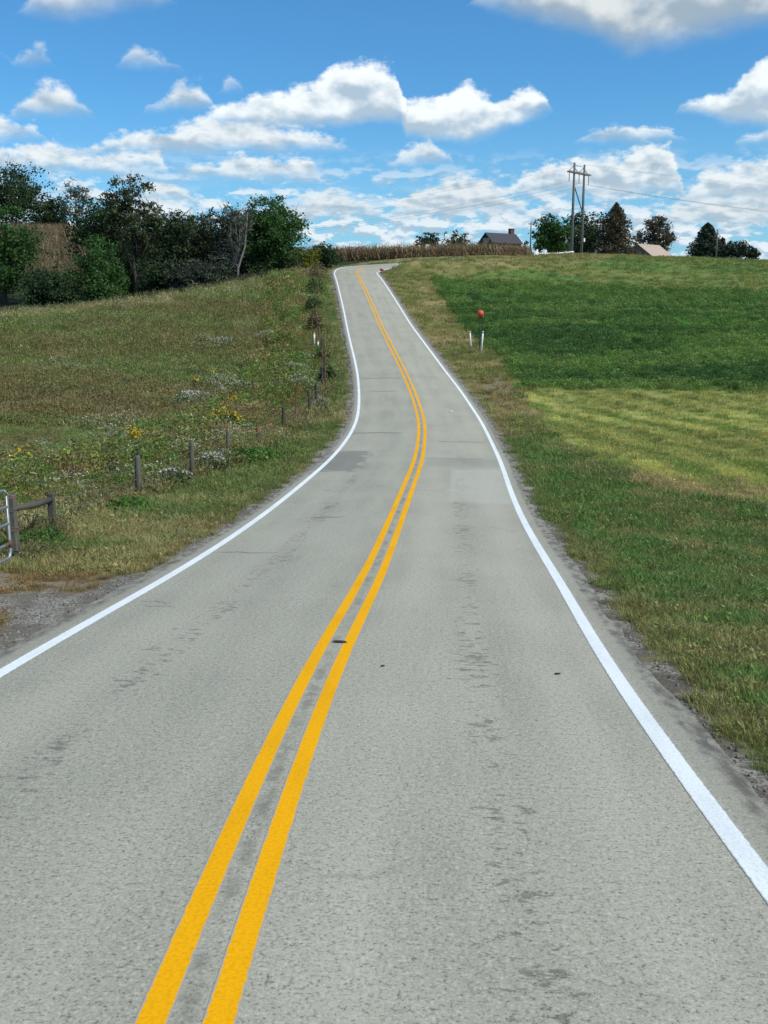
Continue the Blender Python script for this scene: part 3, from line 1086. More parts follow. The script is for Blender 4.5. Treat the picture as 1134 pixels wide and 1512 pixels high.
def blade_tuft(n, rad, h0, h1, w, lean, seed, mats, heads=0, head_col=1, leafy=0, leaf=.03, dots=0, dot_size=.02):
    r = random.Random(seed)
    V, F, I = [], [], []

    def add(vs, fs, m):
        o = len(V)
        V.extend(vs)
        F.extend([tuple(i + o for i in f) for f in fs])
        I.extend([m] * len(fs))
    for i in range(n):
        a, q = r.uniform(0, 6.283), rad * math.sqrt(r.random())
        bx, by = q * math.cos(a), q * math.sin(a)
        h = r.uniform(h0, h1)
        la = a + r.uniform(-1.2, 1.2)
        ln = lean * r.uniform(.3, 1.2) * h
        fa = r.uniform(0, 3.1416)
        wx, wy = math.cos(fa) * w / 2, math.sin(fa) * w / 2
        mx, my = bx + math.cos(la) * ln * .35, by + math.sin(la) * ln * .35
        tx, ty = bx + math.cos(la) * ln, by + math.sin(la) * ln
        add([(bx - wx, by - wy, -.02), (bx + wx, by + wy, -.02), (mx + wx * .8, my + wy * .8, h * .6), (mx - wx * .8, my - wy * .8, h * .6), (tx, ty, h)],
            [(0, 1, 2, 3), (3, 2, 4)], 0)
        if i < heads:
            s = r.uniform(.7, 1.3)
            for k in range(3):
                z = h - .10 * s + k * .05 * s
                d = r.uniform(0, 3.14)
                cx, cy = math.cos(d) * .016 * s, math.sin(d) * .016 * s
                add([(tx - cx, ty - cy, z), (tx, ty, z - .03), (tx + cx, ty + cy, z), (tx, ty, z + .06 * s)], [(0, 1, 2, 3)], head_col)
    for i in range(leafy):
        a, q = r.uniform(0, 6.283), rad * math.sqrt(r.random())
        z = h1 * (.12 + .80 * r.random() ** .8) * (1 - .35 * (q / rad) ** 2)
        c = Vector((q * math.cos(a), q * math.sin(a), z))
        d1 = Vector((r.gauss(0, 1), r.gauss(0, 1), r.gauss(0, .6))).normalized()
        d2 = d1.cross(Vector((r.gauss(0, .5), r.gauss(0, .5), 1))).normalized()
        s = leaf * r.uniform(.6, 1.4)
        add([c - d1 * s, c - d2 * s * .5, c + d1 * s, c + d2 * s * .5], [(0, 1, 2, 3)], 0)
    for i in range(dots):
        a, q = r.uniform(0, 6.283), rad * math.sqrt(r.random()) * 1.05
        z = h1 * (.72 + .38 * r.random()) * (1 - .3 * (q / rad) ** 2)
        c = Vector((q * math.cos(a), q * math.sin(a), z))
        d1 = Vector((r.gauss(0, 1), r.gauss(0, 1), r.gauss(0, .4))).normalized()
        d2 = d1.cross(Vector((r.gauss(0, .4), r.gauss(0, .4), 1))).normalized()
        s = dot_size * r.uniform(.6, 1.4)
        add([c - d1 * s, c - d2 * s, c + d1 * s, c + d2 * s], [(0, 1, 2, 3)], head_col)
    me = bpy.data.meshes.new('tuft')
    me.from_pydata(V, [], F)
    for m in mats:
        me.materials.append(m)
    me.polygons.foreach_set('material_index', I)
    me.update()
    return me


T_GRASS = m_tuft('grass_blades', None)
T_WEED = m_tuft('weed_leaves', None, (1.12, 1.08, .90), .3)
T_SEED = simple('seed_heads', tuple(C3(118, 108, 76)), .9, .25, 30)
T_ASTER = simple('aster_petals', (.52, .53, .48), .8, .15, 30)
T_GOLD = simple('goldenrod_petals', (.46, .33, .02), .8, .25, 30)
SETS = dict(
    short=[blade_tuft(34, .13, .03, .11, .008, 1.0, i, [T_GRASS]) for i in range(5)] + [blade_tuft(18, .12, .05, .15, .007, .8, 9, [T_GRASS], leafy=14, leaf=.022)],
    mid=[blade_tuft(26, .26, .08, .24, .020, .7, 20 + i, [T_GRASS], leafy=10, leaf=.04) for i in range(5)],
    rough=[blade_tuft(24, .34, .16, .46, .022, .5, 30 + i, [T_GRASS, T_SEED], heads=4 if i % 2 else 0, leafy=30, leaf=.05) for i in range(6)],
    weeds=[blade_tuft(20, .32, .3, .85, .018, .35, 40 + i, [T_WEED, T_SEED], heads=(10, 0, 6, 0)[i], leafy=(20, 90, 50, 70)[i], leaf=.06) for i in range(4)],
    hay=[blade_tuft(8, .30, .15, .34, .016, .3, 50 + i, [T_WEED], leafy=70, leaf=.04) for i in range(4)],
    aster=[blade_tuft(8, .42, .3, .6, .012, .3, 60 + i, [T_WEED, T_ASTER], leafy=80, leaf=.05, dots=26, dot_size=.018) for i in range(3)],
    gold=[blade_tuft(10, .34, .5, .9, .012, .25, 70 + i, [T_WEED, T_GOLD], leafy=60, leaf=.06, dots=50, dot_size=.035) for i in range(2)],
    pebble=[],
)


def pebble(seed):
    r = random.Random(seed)
    b = bmesh.new()
    bmesh.ops.create_icosphere(b, subdivisions=1, radius=1)
    for v in b.verts:
        v.co *= r.uniform(.75, 1.2)
        v.co.z *= .6
    me = bpy.data.meshes.new('pebble')
    b.to_mesh(me)
    b.free()
    me.materials.append(PEB)
    return me


def _peb(N):
    c = N.n('ShaderNodeAttribute', attribute_name='tint', attribute_type='INSTANCER').outputs['Color']
    return bsdf(N, c, .9, .2)


PEB = mat('loose_stone', _peb)
SETS['pebble'] = [pebble(i) for i in range(4)]


def proto_collection(key):
    if key in TUFT_COL:
        return TUFT_COL[key]
    c = bpy.data.collections.new('prototypes_' + key)
    for i, me in enumerate(SETS[key]):
        o = bpy.data.objects.new('tuft_%s' % key, me)
        c.objects.link(o)
    TUFT_COL[key] = c
    return c


def scatter(name, key, x, y, z, tint, scale, label, seed=0, tilt=.12):
    """one object; geometry nodes stand a plant on every point"""
    n = len(x)
    r = np.random.default_rng(seed)
    me = bpy.data.meshes.new(name)
    me.vertices.add(n)
    me.vertices.foreach_set('co', np.stack([x, y, z], 1).astype(np.float32).ravel())
    set_color(me, 'tint', tint)
    set_float(me, 'size', scale)
    a = me.attributes.new('turn', 'FLOAT_VECTOR', 'POINT')
    a.data.foreach_set('vector', np.stack([r.normal(0, tilt, n), r.normal(0, tilt, n), r.uniform(0, 6.283, n)], 1).astype(np.float32).ravel())
    a = me.attributes.new('pick', 'INT', 'POINT')
    a.data.foreach_set('value', r.integers(0, 1000, n).astype(np.int32))
    o = obj(name, me, None, kind='stuff', label=label)
    g = bpy.data.node_groups.new(name, 'GeometryNodeTree')
    g.interface.new_socket('Geometry', in_out='INPUT', socket_type='NodeSocketGeometry')
    g.interface.new_socket('Geometry', in_out='OUTPUT', socket_type='NodeSocketGeometry')
    N = NT(g)
    gi, go = N.n('NodeGroupInput'), N.n('NodeGroupOutput')
    ci = N.n('GeometryNodeCollectionInfo')
    ci.inputs['Collection'].default_value = proto_collection(key)
    ci.inputs['Separate Children'].default_value = True
    ci.inputs['Reset Children'].default_value = True

    def attr(nm, ty):
        nd = N.n('GeometryNodeInputNamedAttribute', data_type=ty)
        nd.inputs['Name'].default_value = nm
        return nd.outputs['Attribute']
    ip = N.n('GeometryNodeInstanceOnPoints')
    N.set(ip.inputs['Points'], gi.outputs[0])
    N.set(ip.inputs['Instance'], ci.outputs[0])
    ip.inputs['Pick Instance'].default_value = True
    N.set(ip.inputs['Instance Index'], attr('pick', 'INT'))
    er = N.n('FunctionNodeEulerToRotation')
    N.set(er.inputs[0], attr('turn', 'FLOAT_VECTOR'))
    N.set(ip.inputs['Rotation'], er.outputs[0])
    N.set(ip.inputs['Scale'], attr('size', 'FLOAT'))
    N.set(go.inputs[0], ip.outputs[0])
    md = o.modifiers.new('plants', 'NODES')
    md.node_group = g
    return o


def sample_area(x0, x1, y0, y1, dens, rng, wedge=.50, pad=4.0):
    n = int((x1 - x0) * (y1 - y0) * dens)
    x = rng.uniform(x0, x1, n)
    y = rng.uniform(y0, y1, n)
    k = np.abs(x) < y * wedge + pad
    return x[k], y[k]


def grow(zone, bands, seed):
    rng = np.random.default_rng(seed)
    acc = {}
    for (y0, y1, dens, sc) in bands:
        w = y1 * .5 + 4
        x, y = sample_area(-w, w, y0, y1, dens, rng)
        rcs = road_coords(x, y)
        keep = np.abs(rcs[0]) > 3.35
        x, y = x[keep], y[keep]
        rcs = tuple(a[keep] for a in rcs)
        C, H, G, K = cover(x, y, rcs)
        z = land(x, y, rcs)
        var = np.where(K == 2, .14, .26)[:, None]
        tint = C * np.where(K == 2, 1.72, 1.42)[:, None] * (1 + var * rng.uniform(-1, 1, (len(x), 1))) * (1 + rng.normal(0, .07, (len(x), 3)))
        for key, kinds in zone.items():
            m = np.isin(K, kinds)
            if key == 'mid':
                m = m & (y > 24)
            s = H[m] / dict(short=.10, mid=.22, rough=.34, weeds=.60, hay=.32)[key] * sc
            if key == 'mid':
                s = s * 1.5
            s = s * rng.uniform(.65, 1.25, m.sum())
            acc.setdefault(key, []).append((x[m], y[m], z[m], np.clip(tint[m], .004, 1), s))
    return {k: [np.concatenate([q[i] for q in v]) for i in range(5)] for k, v in acc.items()}


near = grow({'short': [1, 5]}, [(2.0, 12, 170, 1.0), (12, 22, 95, 1.15), (22, 34, 42, 1.5)], 1)
for k, (x, y, z, t, s) in near.items():
    scatter('grass', k, x, y, z, t, s, 'short mown grass with dry blades on the road verges', 2)
mid = grow({'mid': [1, 5]}, [(32, 50, 13, 1.2), (50, 80, 5, 1.5), (80, 112, 2.2, 1.9), (112, 150, 1.2, 2.2), (150, 192, .9, 2.2)], 3)
for k, (x, y, z, t, s) in mid.items():
    scatter('field_grass', k, x, y, z, t, s, 'grass further off on verges and the mown field', 4)
rough = grow({'rough': [2], 'weeds': [3], 'hay': [4]}, [(12, 30, 14, 1.0), (30, 50, 9, 1.15), (50, 80, 5, 1.35), (80, 112, 3, 1.6), (112, 150, 1.5, 1.9)], 5)
LB = dict(rough=('pasture_grass', 'rough brownish pasture grass left of the fence'), weeds=('fence_weeds', 'tall dry and green weeds along the wire fence'),
          hay=('hay_crop', 'dark green leafy hay crop on the right slope'))
for k, (x, y, z, t, s) in rough.items():
    scatter(LB[k][0], k, x, y, z, t, s, LB[k][1], 6)


# clumps of pale aster and goldenrod lost in the pasture
def flower_field():
    rng = np.random.default_rng(17)
    for key, name, n, lab, thr, tint in (('aster', 'wild_aster', 5200, 'pale aster clumps scattered through the left pasture', .60, C3(124, 134, 102)),
                                         ('gold', 'wild_goldenrod', 700, 'yellow goldenrod stems scattered among the fence weeds', .60, C3(92, 104, 46))):
        x = rng.uniform(-48, -4, n * 3)
        y = rng.uniform(24, 128, n * 3)
        U, S, Zr = road_coords(x, y)
        fu = FENCE_U(S)
        ridge = y + x * .42
        den = fbm(x, y, .16, 3, 61 + len(name))
        strip = sstep(-(U + fu), 0, 1) * (1 - sstep(-(U + fu), 5, 11)) * (S > 24) * (S < 75)
        want = sstep(den, thr - .10 - .16 * strip, thr + .06 - .12 * strip) * (U < -fu - .1) * (np.abs(x) < y * .5 + 3)
        if key == 'gold':
            want = want * strip
        band = sstep(ridge, 40, 44) * (1 - sstep(ridge, 54, 58))
        p = want * (.018 + .30 * strip) * (1 - .7 * band) * (.4 if key == 'gold' else 1)
        k = rng.random(len(x)) < p
        x, y = x[k], y[k]
        z = land(x, y)
        tt = np.tile(tint, (len(x), 1)) * rng.uniform(.7, 1.25, (len(x), 1))
        scatter(name, key, x, y, z, tt, rng.uniform(.55, 1.25, len(x)) * (1 + y / 160), lab, 8)


flower_field()


# loose stones on the shoulders and the apron
def stones():
    rng = np.random.default_rng(23)
    x = rng.uniform(-13, 7, 110000)
    y = 2 + 26 * rng.random(110000) ** 1.3
    rcs = road_coords(x, y)
    C, H, G, K = cover(x, y, rcs)
    k = (G > .5) & (np.abs(rcs[0]) > 3.42) & (rng.random(len(x)) < .8)
    x, y = x[k], y[k]
    z = land(x, y, tuple(a[k] for a in rcs)) + .004
    g = rng.uniform(.09, .27, (len(x), 1))
    scatter('gravel', 'pebble', x, y, z, g * np.array([1.1, 1.02, .86]), .007 + .018 * rng.random(len(x)) ** 2.5, 'grey gravel loose on the shoulders and gateway apron', 9, tilt=1.0)


stones()


# ------------------------------------------------------------------ corn standing dry
def corn_tuft(seed):
    r = random.Random(seed)
    mb = MB()
    H = r.uniform(2.0, 2.45)
    mb.tube([(0, 0, 0), (r.uniform(-.05, .05), r.uniform(-.05, .05), H * .6), (r.uniform(-.1, .1), r.uniform(-.1, .1), H)], [.02, .016, .006], 4, 0, False)
    for i in range(9):
        z = .25 + i * (H - .5) / 9 + r.uniform(-.06, .06)
        a = (i % 2) * math.pi + r.uniform(-.7, .7)
        L = r.uniform(.45, .8)
        ca, sa = math.cos(a), math.sin(a)
        w = .05
        p = [(0, 0, z), (ca * L * .4, sa * L * .4, z + .12), (ca * L * .8, sa * L * .8, z - .12), (ca * L, sa * L, z - .45)]
        vs = []
        for j, q in enumerate(p):
            ww = w * (1, 1.2, .8, .15)[j]
            vs += [(q[0] - sa * ww, q[1] + ca * ww, q[2]), (q[0] + sa * ww, q[1] - ca * ww, q[2])]
        mb.add(vs, [(0, 1, 3, 2), (2, 3, 5, 4), (4, 5, 7, 6)], 0)
    for i in range(5):
        a = r.uniform(0, 6.28)
        mb.add([(0, 0, H - .05), (.012, .012, H - .05), (math.cos(a) * .12, math.sin(a) * .12, H + .22)], [(0, 1, 2)], 0)
    me = mb.mesh('corn_stalk')
    me.materials.append(T_GRASS)
    return me


SETS['corn'] = [corn_tuft(i) for i in range(6)]
CORN_EDGE = [(-24, 171), (-16.5, 171.5), (-7.6, 169.6), (3.6, 169.8), (9, 172), (17, 182), (24, 194), (29.5, 203)]


def corn():
    rng = np.random.default_rng(31)
    ex = np.array([p[0] for p in CORN_EDGE])
    ey = np.array([p[1] for p in CORN_EDGE])
    X, Y = [], []
    # rows parallel to the edge along the bend, then the field on the left rise
    for row in range(26):
        xx = np.arange(-24, 29.5 - row * .1, .34 if row < 10 else .55)
        xx = xx + rng.uniform(-.06, .06, len(xx))
        yy = np.interp(xx, ex, ey) + row * .95 + rng.uniform(-.08, .08, len(xx))
        X.append(xx)
        Y.append(yy)
    n = 15000
    xx = rng.uniform(-104, -20, n)
    yy = 168 + 100 * rng.random(n)
    k = (yy > 168 - (xx + 24) * .05) & (yy + xx * .2 > 150)
    X.append(xx[k])
    Y.append(np.round(yy[k] / .95) * .95)
    x, y = np.concatenate(X), np.concatenate(Y)
    z = land(x, y)
    base = C3(134, 116, 90)
    n1 = fbm(x, y, .3, 3, 81)[:, None]
    t = base[None] * rng.uniform(.62, 1.25, (len(x), 1)) * (1 + (n1 - .5) * .6) * (1 + rng.normal(0, .05, (len(x), 3)))
    t = np.where((x < -24)[:, None], t * np.array([.92, .98, 1.05]), t)
    gr = (rng.random(len(x)) < .10)[:, None]
    t = np.where(gr, C3(96, 98, 62)[None] * rng.uniform(.8, 1.1, (len(x), 1)), t)
    scatter('corn_field', 'corn', x, y, z, np.clip(t, .01, 1), rng.uniform(.88, 1.10, len(x)), 'dry brown corn standing beyond the bend and on the left rise', 12, .05)


corn()


# ------------------------------------------------------------------ trees
LEAF = dict(
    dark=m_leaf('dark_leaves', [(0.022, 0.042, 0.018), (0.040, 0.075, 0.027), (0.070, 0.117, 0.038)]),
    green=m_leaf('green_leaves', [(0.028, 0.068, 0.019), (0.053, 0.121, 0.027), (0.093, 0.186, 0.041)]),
    olive=m_leaf('olive_leaves', [(0.040, 0.062, 0.024), (0.078, 0.107, 0.041), (0.132, 0.162, 0.062)]),
    yellow=m_leaf('yellow_green_leaves', [(0.078, 0.105, 0.016), (0.171, 0.194, 0.024), (0.279, 0.275, 0.041)]),
    grey=m_leaf('greyed_leaves', [(0.034, 0.049, 0.030), (0.062, 0.081, 0.049), (0.116, 0.138, 0.084)]),
    brown=m_leaf('browned_needles', [(0.046, 0.045, 0.024), (0.096, 0.084, 0.046), (0.178, 0.143, 0.081)]),
    spruce=m_leaf('spruce_needles', [(0.019, 0.032, 0.019), (0.034, 0.055, 0.030), (0.065, 0.084, 0.046)], .12),
    purple=m_leaf('russet_leaves', [(0.062, 0.055, 0.035), (0.116, 0.097, 0.062), (0.186, 0.149, 0.095)]),
)


def leaf_mesh(name, P, size, rng, flat=.0, droop=0.0):
    n = len(P)
    a = rng.normal(size=(n, 3))
    a[:, 2] *= (1 - flat)
    a /= np.linalg.norm(a, axis=1)[:, None]
    b = np.cross(a, rng.normal(size=(n, 3)))
    b /= np.linalg.norm(b, axis=1)[:, None]
    s = size * rng.uniform(.55, 1.35, (n, 1))
    a, b = a * s, b * s * rng.uniform(.45, .75, (n, 1))
    V = np.stack([P - a, P - b + a * .15, P + a, P + b + a * .15], 1).reshape(-1, 3)
    F = np.arange(n * 4).reshape(n, 4)
    return np_mesh(name, V, F)


def make_tree(name, label, cat, x, y, H, W, leaf, seed, kind='round', n=2600, size=.30, low=.25, group=None, trunk=None, lean=0.0, gaps=.5, zoff=-.1, D=None):
    r = np.random.default_rng(seed)
    z = z_at(x, y) + zoff
    t = thing(name, label, cat, (x, y, z), 0, group)
    D = D or W
    mb = MB()
    tr = trunk or H * .022
    lobes = []
    if kind == 'spruce':
        m = int(n * 1.0)
        hh = r.random(m) ** 1.35
        tier = np.round(hh * 11) / 11
        hh = np.clip(hh * .8 + tier * .2 + r.normal(0, .01, m), 0, 1)
        rad = np.minimum((1 - hh) ** .62 * 1.28, .62 + (1 - hh) * .55) * W / 2 * (.90 + .10 * np.sin(tier * 57 + seed))
        ang = r.uniform(0, 6.283, m)
        arm = .75 + .25 * np.sin(ang * 5 + tier * 23) + r.normal(0, .08, m)
        q = r.random(m) ** .4 * rad * arm
        P = np.stack([q * np.cos(ang), q * np.sin(ang), H * (.05 + .95 * hh) - q * .22], 1)
        P += r.normal(0, .06, P.shape)
        mb.tube([(0, 0, -.3), (0, 0, H * .5), (0, 0, H * .97)], [tr, tr * .6, .02], 7)
        for i in range(16):
            a, hz = r.uniform(0, 6.28), r.uniform(.08, .8)
            L = (1 - hz) ** .85 * W / 2 * .85
            mb.tube([(0, 0, H * hz), (math.cos(a) * L, math.sin(a) * L, H * hz - L * .15)], [tr * .25, .015], 4)
    else:
        c0 = H * low
        nl = {'round': 22, 'bush': 14, 'sparse': 20, 'bare': 12}[kind]
        for i in range(nl * 6):
            if len(lobes) >= nl:
                break
            v = r.normal(size=3)
            v /= np.linalg.norm(v)
            q = r.random() ** .45
            cz = c0 + (H - c0) * .5 + v[2] * q * (H - c0) * .40
            prof = 1.0 if kind != 'bush' else 1.15 - .5 * (cz / H)
            c = np.array([v[0] * q * W * .38 * prof, v[1] * q * D * .38 * prof, cz])
            lr = W * r.uniform(.15, .25) * (1.0 if kind != 'sparse' else .8)
            if all(np.linalg.norm((c - l[0]) / (1, 1, 1.1)) > .40 * (lr + l[1]) * .8 for l in lobes):
                lobes.append((c, lr))
        if kind == 'bush':
            bb = [(0, 0, -.2), (0, 0, H * .3)]
            mb.tube(bb, [tr, tr * .6], 6)
        else:
            w1 = r.normal(0, .02 * H, 2)
            tip = H * (.62 if kind in ('round', 'sparse') else .8)
            pts = [(0, 0, -.4), (w1[0] * .3, w1[1] * .3, H * .18), (w1[0] + lean * H * .5, w1[1], H * .42), (w1[0] * .5 + lean * H, w1[1], tip)]
            mb.tube(pts, [tr * 1.25, tr, tr * .72, tr * .25], 8)
        for c, lr in lobes:
            f = r.uniform(.18, .5)
            p0 = np.array([0, 0, min(H * f, c[2] * .75)])
            md = p0 * .5 + c * .5 + r.normal(0, .035 * H, 3) * (1, 1, .6)
            md[2] = max(md[2], p0[2])
            mb.tube([p0, md, c], [tr * .42, tr * .26, .02], 5)
            k = {'round': 3, 'bush': 2, 'sparse': 6, 'bare': 9}[kind]
            for i in range(k):
                e = c + np.clip(r.normal(0, .75, 3), -1, 1) * lr + (0, 0, lr * .15)
                s = md * .35 + c * .65 if kind == 'bare' or r.random() < .5 else c
                mid = (s + e) / 2 + r.normal(0, lr * .12, 3)
                mb.tube([s, mid, e], [tr * .18, tr * .11, .012], 4)
                if kind in ('bare', 'sparse'):
                    e2 = e + np.clip(r.normal(0, .4, 3), -.5, .5) * lr + (0, 0, lr * .15)
                    mb.tube([mid, e2], [tr * .09, .010], 3)
        tot = sum(l[1] ** 2 for l in lobes)
        P = []
        for c, lr in lobes:
            m = int(n * lr ** 2 / tot)
            # twig clumps within each lobe leave gaps between them
            nk = max(5, int(11 * (1 if kind != 'sparse' else .8)))
            cl = r.normal(size=(nk, 3))
            cl /= np.linalg.norm(cl, axis=1)[:, None]
            cl *= (r.random((nk, 1)) ** .4) * lr * 1.05
            w = r.integers(0, nk, m)
            p = cl[w] + r.normal(0, lr * gaps * .42, (m, 3)) * (1, 1, .75)
            P.append(c + p)
        P = np.concatenate(P)
        P = P[P[:, 2] > .05]
    me = leaf_mesh('crown', P, size, r, .2)
    mb.build('trunk', M['bark_pale'] if kind == 'bare' else M['bark'], t, True)
    obj('crown', me, LEAF[leaf], t)
    return t


def at_px(px, py, t):
    x, y, _ = world_at(px, py, t)
    return x, y


def tree_px(px, ytop, t, wpx, name, label, leaf, seed, kind='round', cat='tree', ybase=None, **kw):
    """a tree standing t metres away whose top reaches the given height over its own foot"""
    x, y = at_px(px, 400, t)
    zt = world_at(px, ytop, t)[2]
    H = zt - z_at(x, y) + .1
    W = wpx * t / 1500 * 1.18
    kw['n'] = int(kw.get('n', 2600) * 2.7)
    kw['size'] = kw.get('size', .3) * .78
    return make_tree(name, label, cat, x, y, H, W, leaf, seed, kind, **kw)


LT = 'trees in the gully left of the road'
tree_px(22, 253, 262, 100, 'oak_tree', 'tall dark oak on the left hilltop beyond the corn, top left of the trees', 'dark', 101, n=3600, size=.42, low=.12, group='trees on the left hilltop')
tree_px(78, 288, 264, 58, 'oak_tree', 'lower dark tree on the hilltop sloping down to the right of the tall oak', 'dark', 102, n=1700, size=.42, low=.0, group='trees on the left hilltop')
tree_px(117, 261, 258, 46, 'bare_tree', 'thin half bare tree against the sky on the left hilltop', 'grey', 103, 'bare', n=420, size=.32, low=.22, trunk=.26, group='trees on the left hilltop')
tree_px(4, 303, 150, 98, 'leafy_tree', 'bright green leafy tree cut by the left edge of the view', 'green', 104, n=5200, size=.26, low=.16, group=LT)
tree_px(154, 290, 150, 94, 'gully_tree', 'dark green tree with bare forked trunks left of the tallest gully tree', 'dark', 105, n=3000, size=.27, low=.36, group=LT)
tree_px(202, 263, 142, 88, 'gully_tree', 'tallest gully tree with a pale straight trunk under a feathery crown', 'olive', 106, 'sparse', n=3000, size=.23, low=.38, group=LT, trunk=.26)
tree_px(270, 294, 147, 96, 'gully_tree', 'thin dark tree with sky showing through right of the tallest gully tree', 'dark', 107, 'sparse', n=2500, size=.25, low=.22, group=LT)
tree_px(318, 298, 149, 84, 'gully_tree', 'thin greyish tree behind the dead grey limbs', 'grey', 112, 'sparse', n=2300, size=.24, low=.12, group=LT)
tree_px(350, 288, 138, 66, 'dead_tree', 'dead tree with pale grey limbs hanging in front of the large green tree', 'grey', 108, 'bare', n=300, size=.2, low=.10, group=LT, trunk=.17, lean=.12)
tree_px(362, 304, 147, 86, 'gully_tree', 'dull green tree filling the gap behind the dead grey limbs', 'grey', 113, n=3200, size=.25, low=.05, group=LT)
tree_px(402, 288, 143, 102, 'gully_tree', 'large dense green tree at the right end of the gully trees', 'green', 109, n=6000, size=.25, low=.02, group=LT)
tree_px(236, 312, 152, 74, 'gully_tree', 'dark tree half hidden behind the tallest gully tree on its right', 'dark', 114, n=2200, size=.26, low=.10, group=LT)
tree_px(176, 330, 158, 66, 'gully_tree', 'low dark tree behind the forked trunks', 'dark', 115, n=1900, size=.26, low=.05, group=LT)
tree_px(298, 322, 156, 70, 'gully_tree', 'olive tree deep in the belt left of the dead limbs', 'olive', 116, n=2000, size=.26, low=.05, group=LT)
BU = 'bushes in front of the gully trees'
tree_px(150, 362, 120, 96, 'bush', 'large rounded mid green bush below the forked trunks', 'green', 121, 'bush', 'bush', n=4200, size=.20, low=.0, group=BU)
tree_px(72, 394, 116, 88, 'bush', 'wide dark green bush at the far left of the pasture edge', 'dark', 122, 'bush', 'bush', n=3600, size=.20, low=.0, group=BU)
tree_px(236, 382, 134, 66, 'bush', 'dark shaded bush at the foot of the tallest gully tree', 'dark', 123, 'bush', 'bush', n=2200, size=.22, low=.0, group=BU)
tree_px(300, 384, 130, 76, 'bush', 'grey green bush under the thin dark tree', 'grey', 124, 'bush', 'bush', n=2600, size=.20, low=.0, group=BU)
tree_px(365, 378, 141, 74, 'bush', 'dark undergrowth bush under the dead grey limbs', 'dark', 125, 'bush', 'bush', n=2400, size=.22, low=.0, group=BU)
tree_px(428, 374, 144, 40, 'bush', 'small green bush at the foot of the large dense tree', 'olive', 128, 'bush', 'bush', n=1300, size=.2, low=.0, group=BU)
tree_px(453, 369, 146, 42, 'bush', 'yellow green bush between the large dense tree and the dark bush', 'yellow', 126, 'bush', 'bush', n=1500, size=.18, low=.0, group=BU)
tree_px(482, 360, 158, 46, 'bush', 'dark bush in front of the corn just left of the bend', 'dark', 127, 'bush', 'bush', n=1800, size=.20, low=.0, group=BU)

UG = 'undergrowth in the gully behind the bushes'
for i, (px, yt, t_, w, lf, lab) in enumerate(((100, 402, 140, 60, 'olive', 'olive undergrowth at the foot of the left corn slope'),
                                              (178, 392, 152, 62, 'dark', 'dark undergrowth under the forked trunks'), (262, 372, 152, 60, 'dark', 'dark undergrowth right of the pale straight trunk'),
                                              (228, 398, 142, 56, 'grey', 'greyish undergrowth behind the dark bush at the pale trunk'), (325, 362, 152, 64, 'dark', 'dark undergrowth behind the grey green bush'),
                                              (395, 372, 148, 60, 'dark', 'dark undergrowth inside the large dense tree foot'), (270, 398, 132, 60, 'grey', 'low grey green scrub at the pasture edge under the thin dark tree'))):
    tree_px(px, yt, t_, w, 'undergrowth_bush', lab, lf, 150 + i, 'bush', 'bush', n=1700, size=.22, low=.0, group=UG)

RG = 'trees by the houses on the right skyline'
tree_px(630, 335, 222, 34, 'small_tree', 'small tree over the corn, left of the round bushy one', 'spruce', 131, 'sparse', n=700, size=.30, low=.1, group=RG)
tree_px(674, 338, 222, 38, 'small_tree', 'low bushy dark tree over the corn left of the dark roofed house', 'dark', 132, n=900, size=.30, low=.0, group=RG)
tree_px(774, 352, 250, 16, 'small_tree', 'little tree between the chimney and the short wooden pole', 'grey', 133, n=300, size=.3, low=.0, group=RG)
tree_px(814, 310, 222, 60, 'broad_tree', 'rounded green tree just left of the twin pole frame', 'green', 134, n=3000, size=.34, low=.02, group=RG)
tree_px(862, 302, 236, 72, 'broad_tree', 'dark green tree behind the twin pole frame', 'dark', 135, n=2600, size=.38, low=.02, group=RG)
tree_px(906, 302, 226, 66, 'conifer', 'tall browned conifer right of the twin pole frame', 'brown', 136, 'spruce', n=5200, size=.30, group=RG)
tree_px(966, 317, 262, 48, 'broad_tree', 'russet round topped tree behind the tan roofed barn', 'purple', 137, n=2200, size=.36, low=.10, group=RG)
tree_px(940, 352, 255, 20, 'small_tree', 'low dark tree touching the left gable of the tan barn', 'dark', 138, n=420, size=.34, low=.0, group=RG)
tree_px(1041, 331, 214, 56, 'conifer', 'dark broad spruce standing alone left of the right hand pole', 'spruce', 139, 'spruce', n=4200, size=.28, group=RG)
tree_px(1064, 352, 216, 24, 'conifer', 'small dark spruce close behind the right hand pole', 'spruce', 140, 'spruce', n=900, size=.26, group=RG)
tree_px(1089, 358, 210, 36, 'conifer', 'left one of the two low evergreens at the far right', 'spruce', 141, n=1300, size=.26, low=.0, group=RG)
tree_px(1111, 365, 210, 20, 'conifer', 'right and smaller one of the two low evergreens at the far right', 'spruce', 142, n=600, size=.26, low=.0, group=RG)

# ------------------------------------------------------------------ far buildings on the right skyline
def gable_roof(mb, L, W, eave, ridge, over=.35, th=.14):
    """two sloping slabs, ridge along x"""
    for s in (-1, 1):
        y1 = s * (W / 2 + over)
        z1 = eave - over * (ridge - eave) / (W / 2)
        vs = []
        for x in (-L / 2 - over, L / 2 + over):
            vs += [(x, 0, ridge), (x, y1, z1), (x, y1, z1 + th), (x, 0, ridge + th)]
        mb.add(vs, [(0, 1, 2, 3), (7, 6, 5, 4), (0, 4, 5, 1), (3, 2, 6, 7), (1, 5, 6, 2)])


def gable_walls(mb, L, W, eave, ridge, z0=-1.0):
    h = W / 2
    vs = []
    for x in (-L / 2, L / 2):
        vs += [(x, -h, z0), (x, h, z0), (x, h, eave), (x, 0, ridge), (x, -h, eave)]
    mb.add(vs, [(0, 1, 2, 3, 4), (9, 8, 7, 6, 5), (0, 4, 9, 5), (1, 6, 7, 2), (0, 5, 6, 1)])


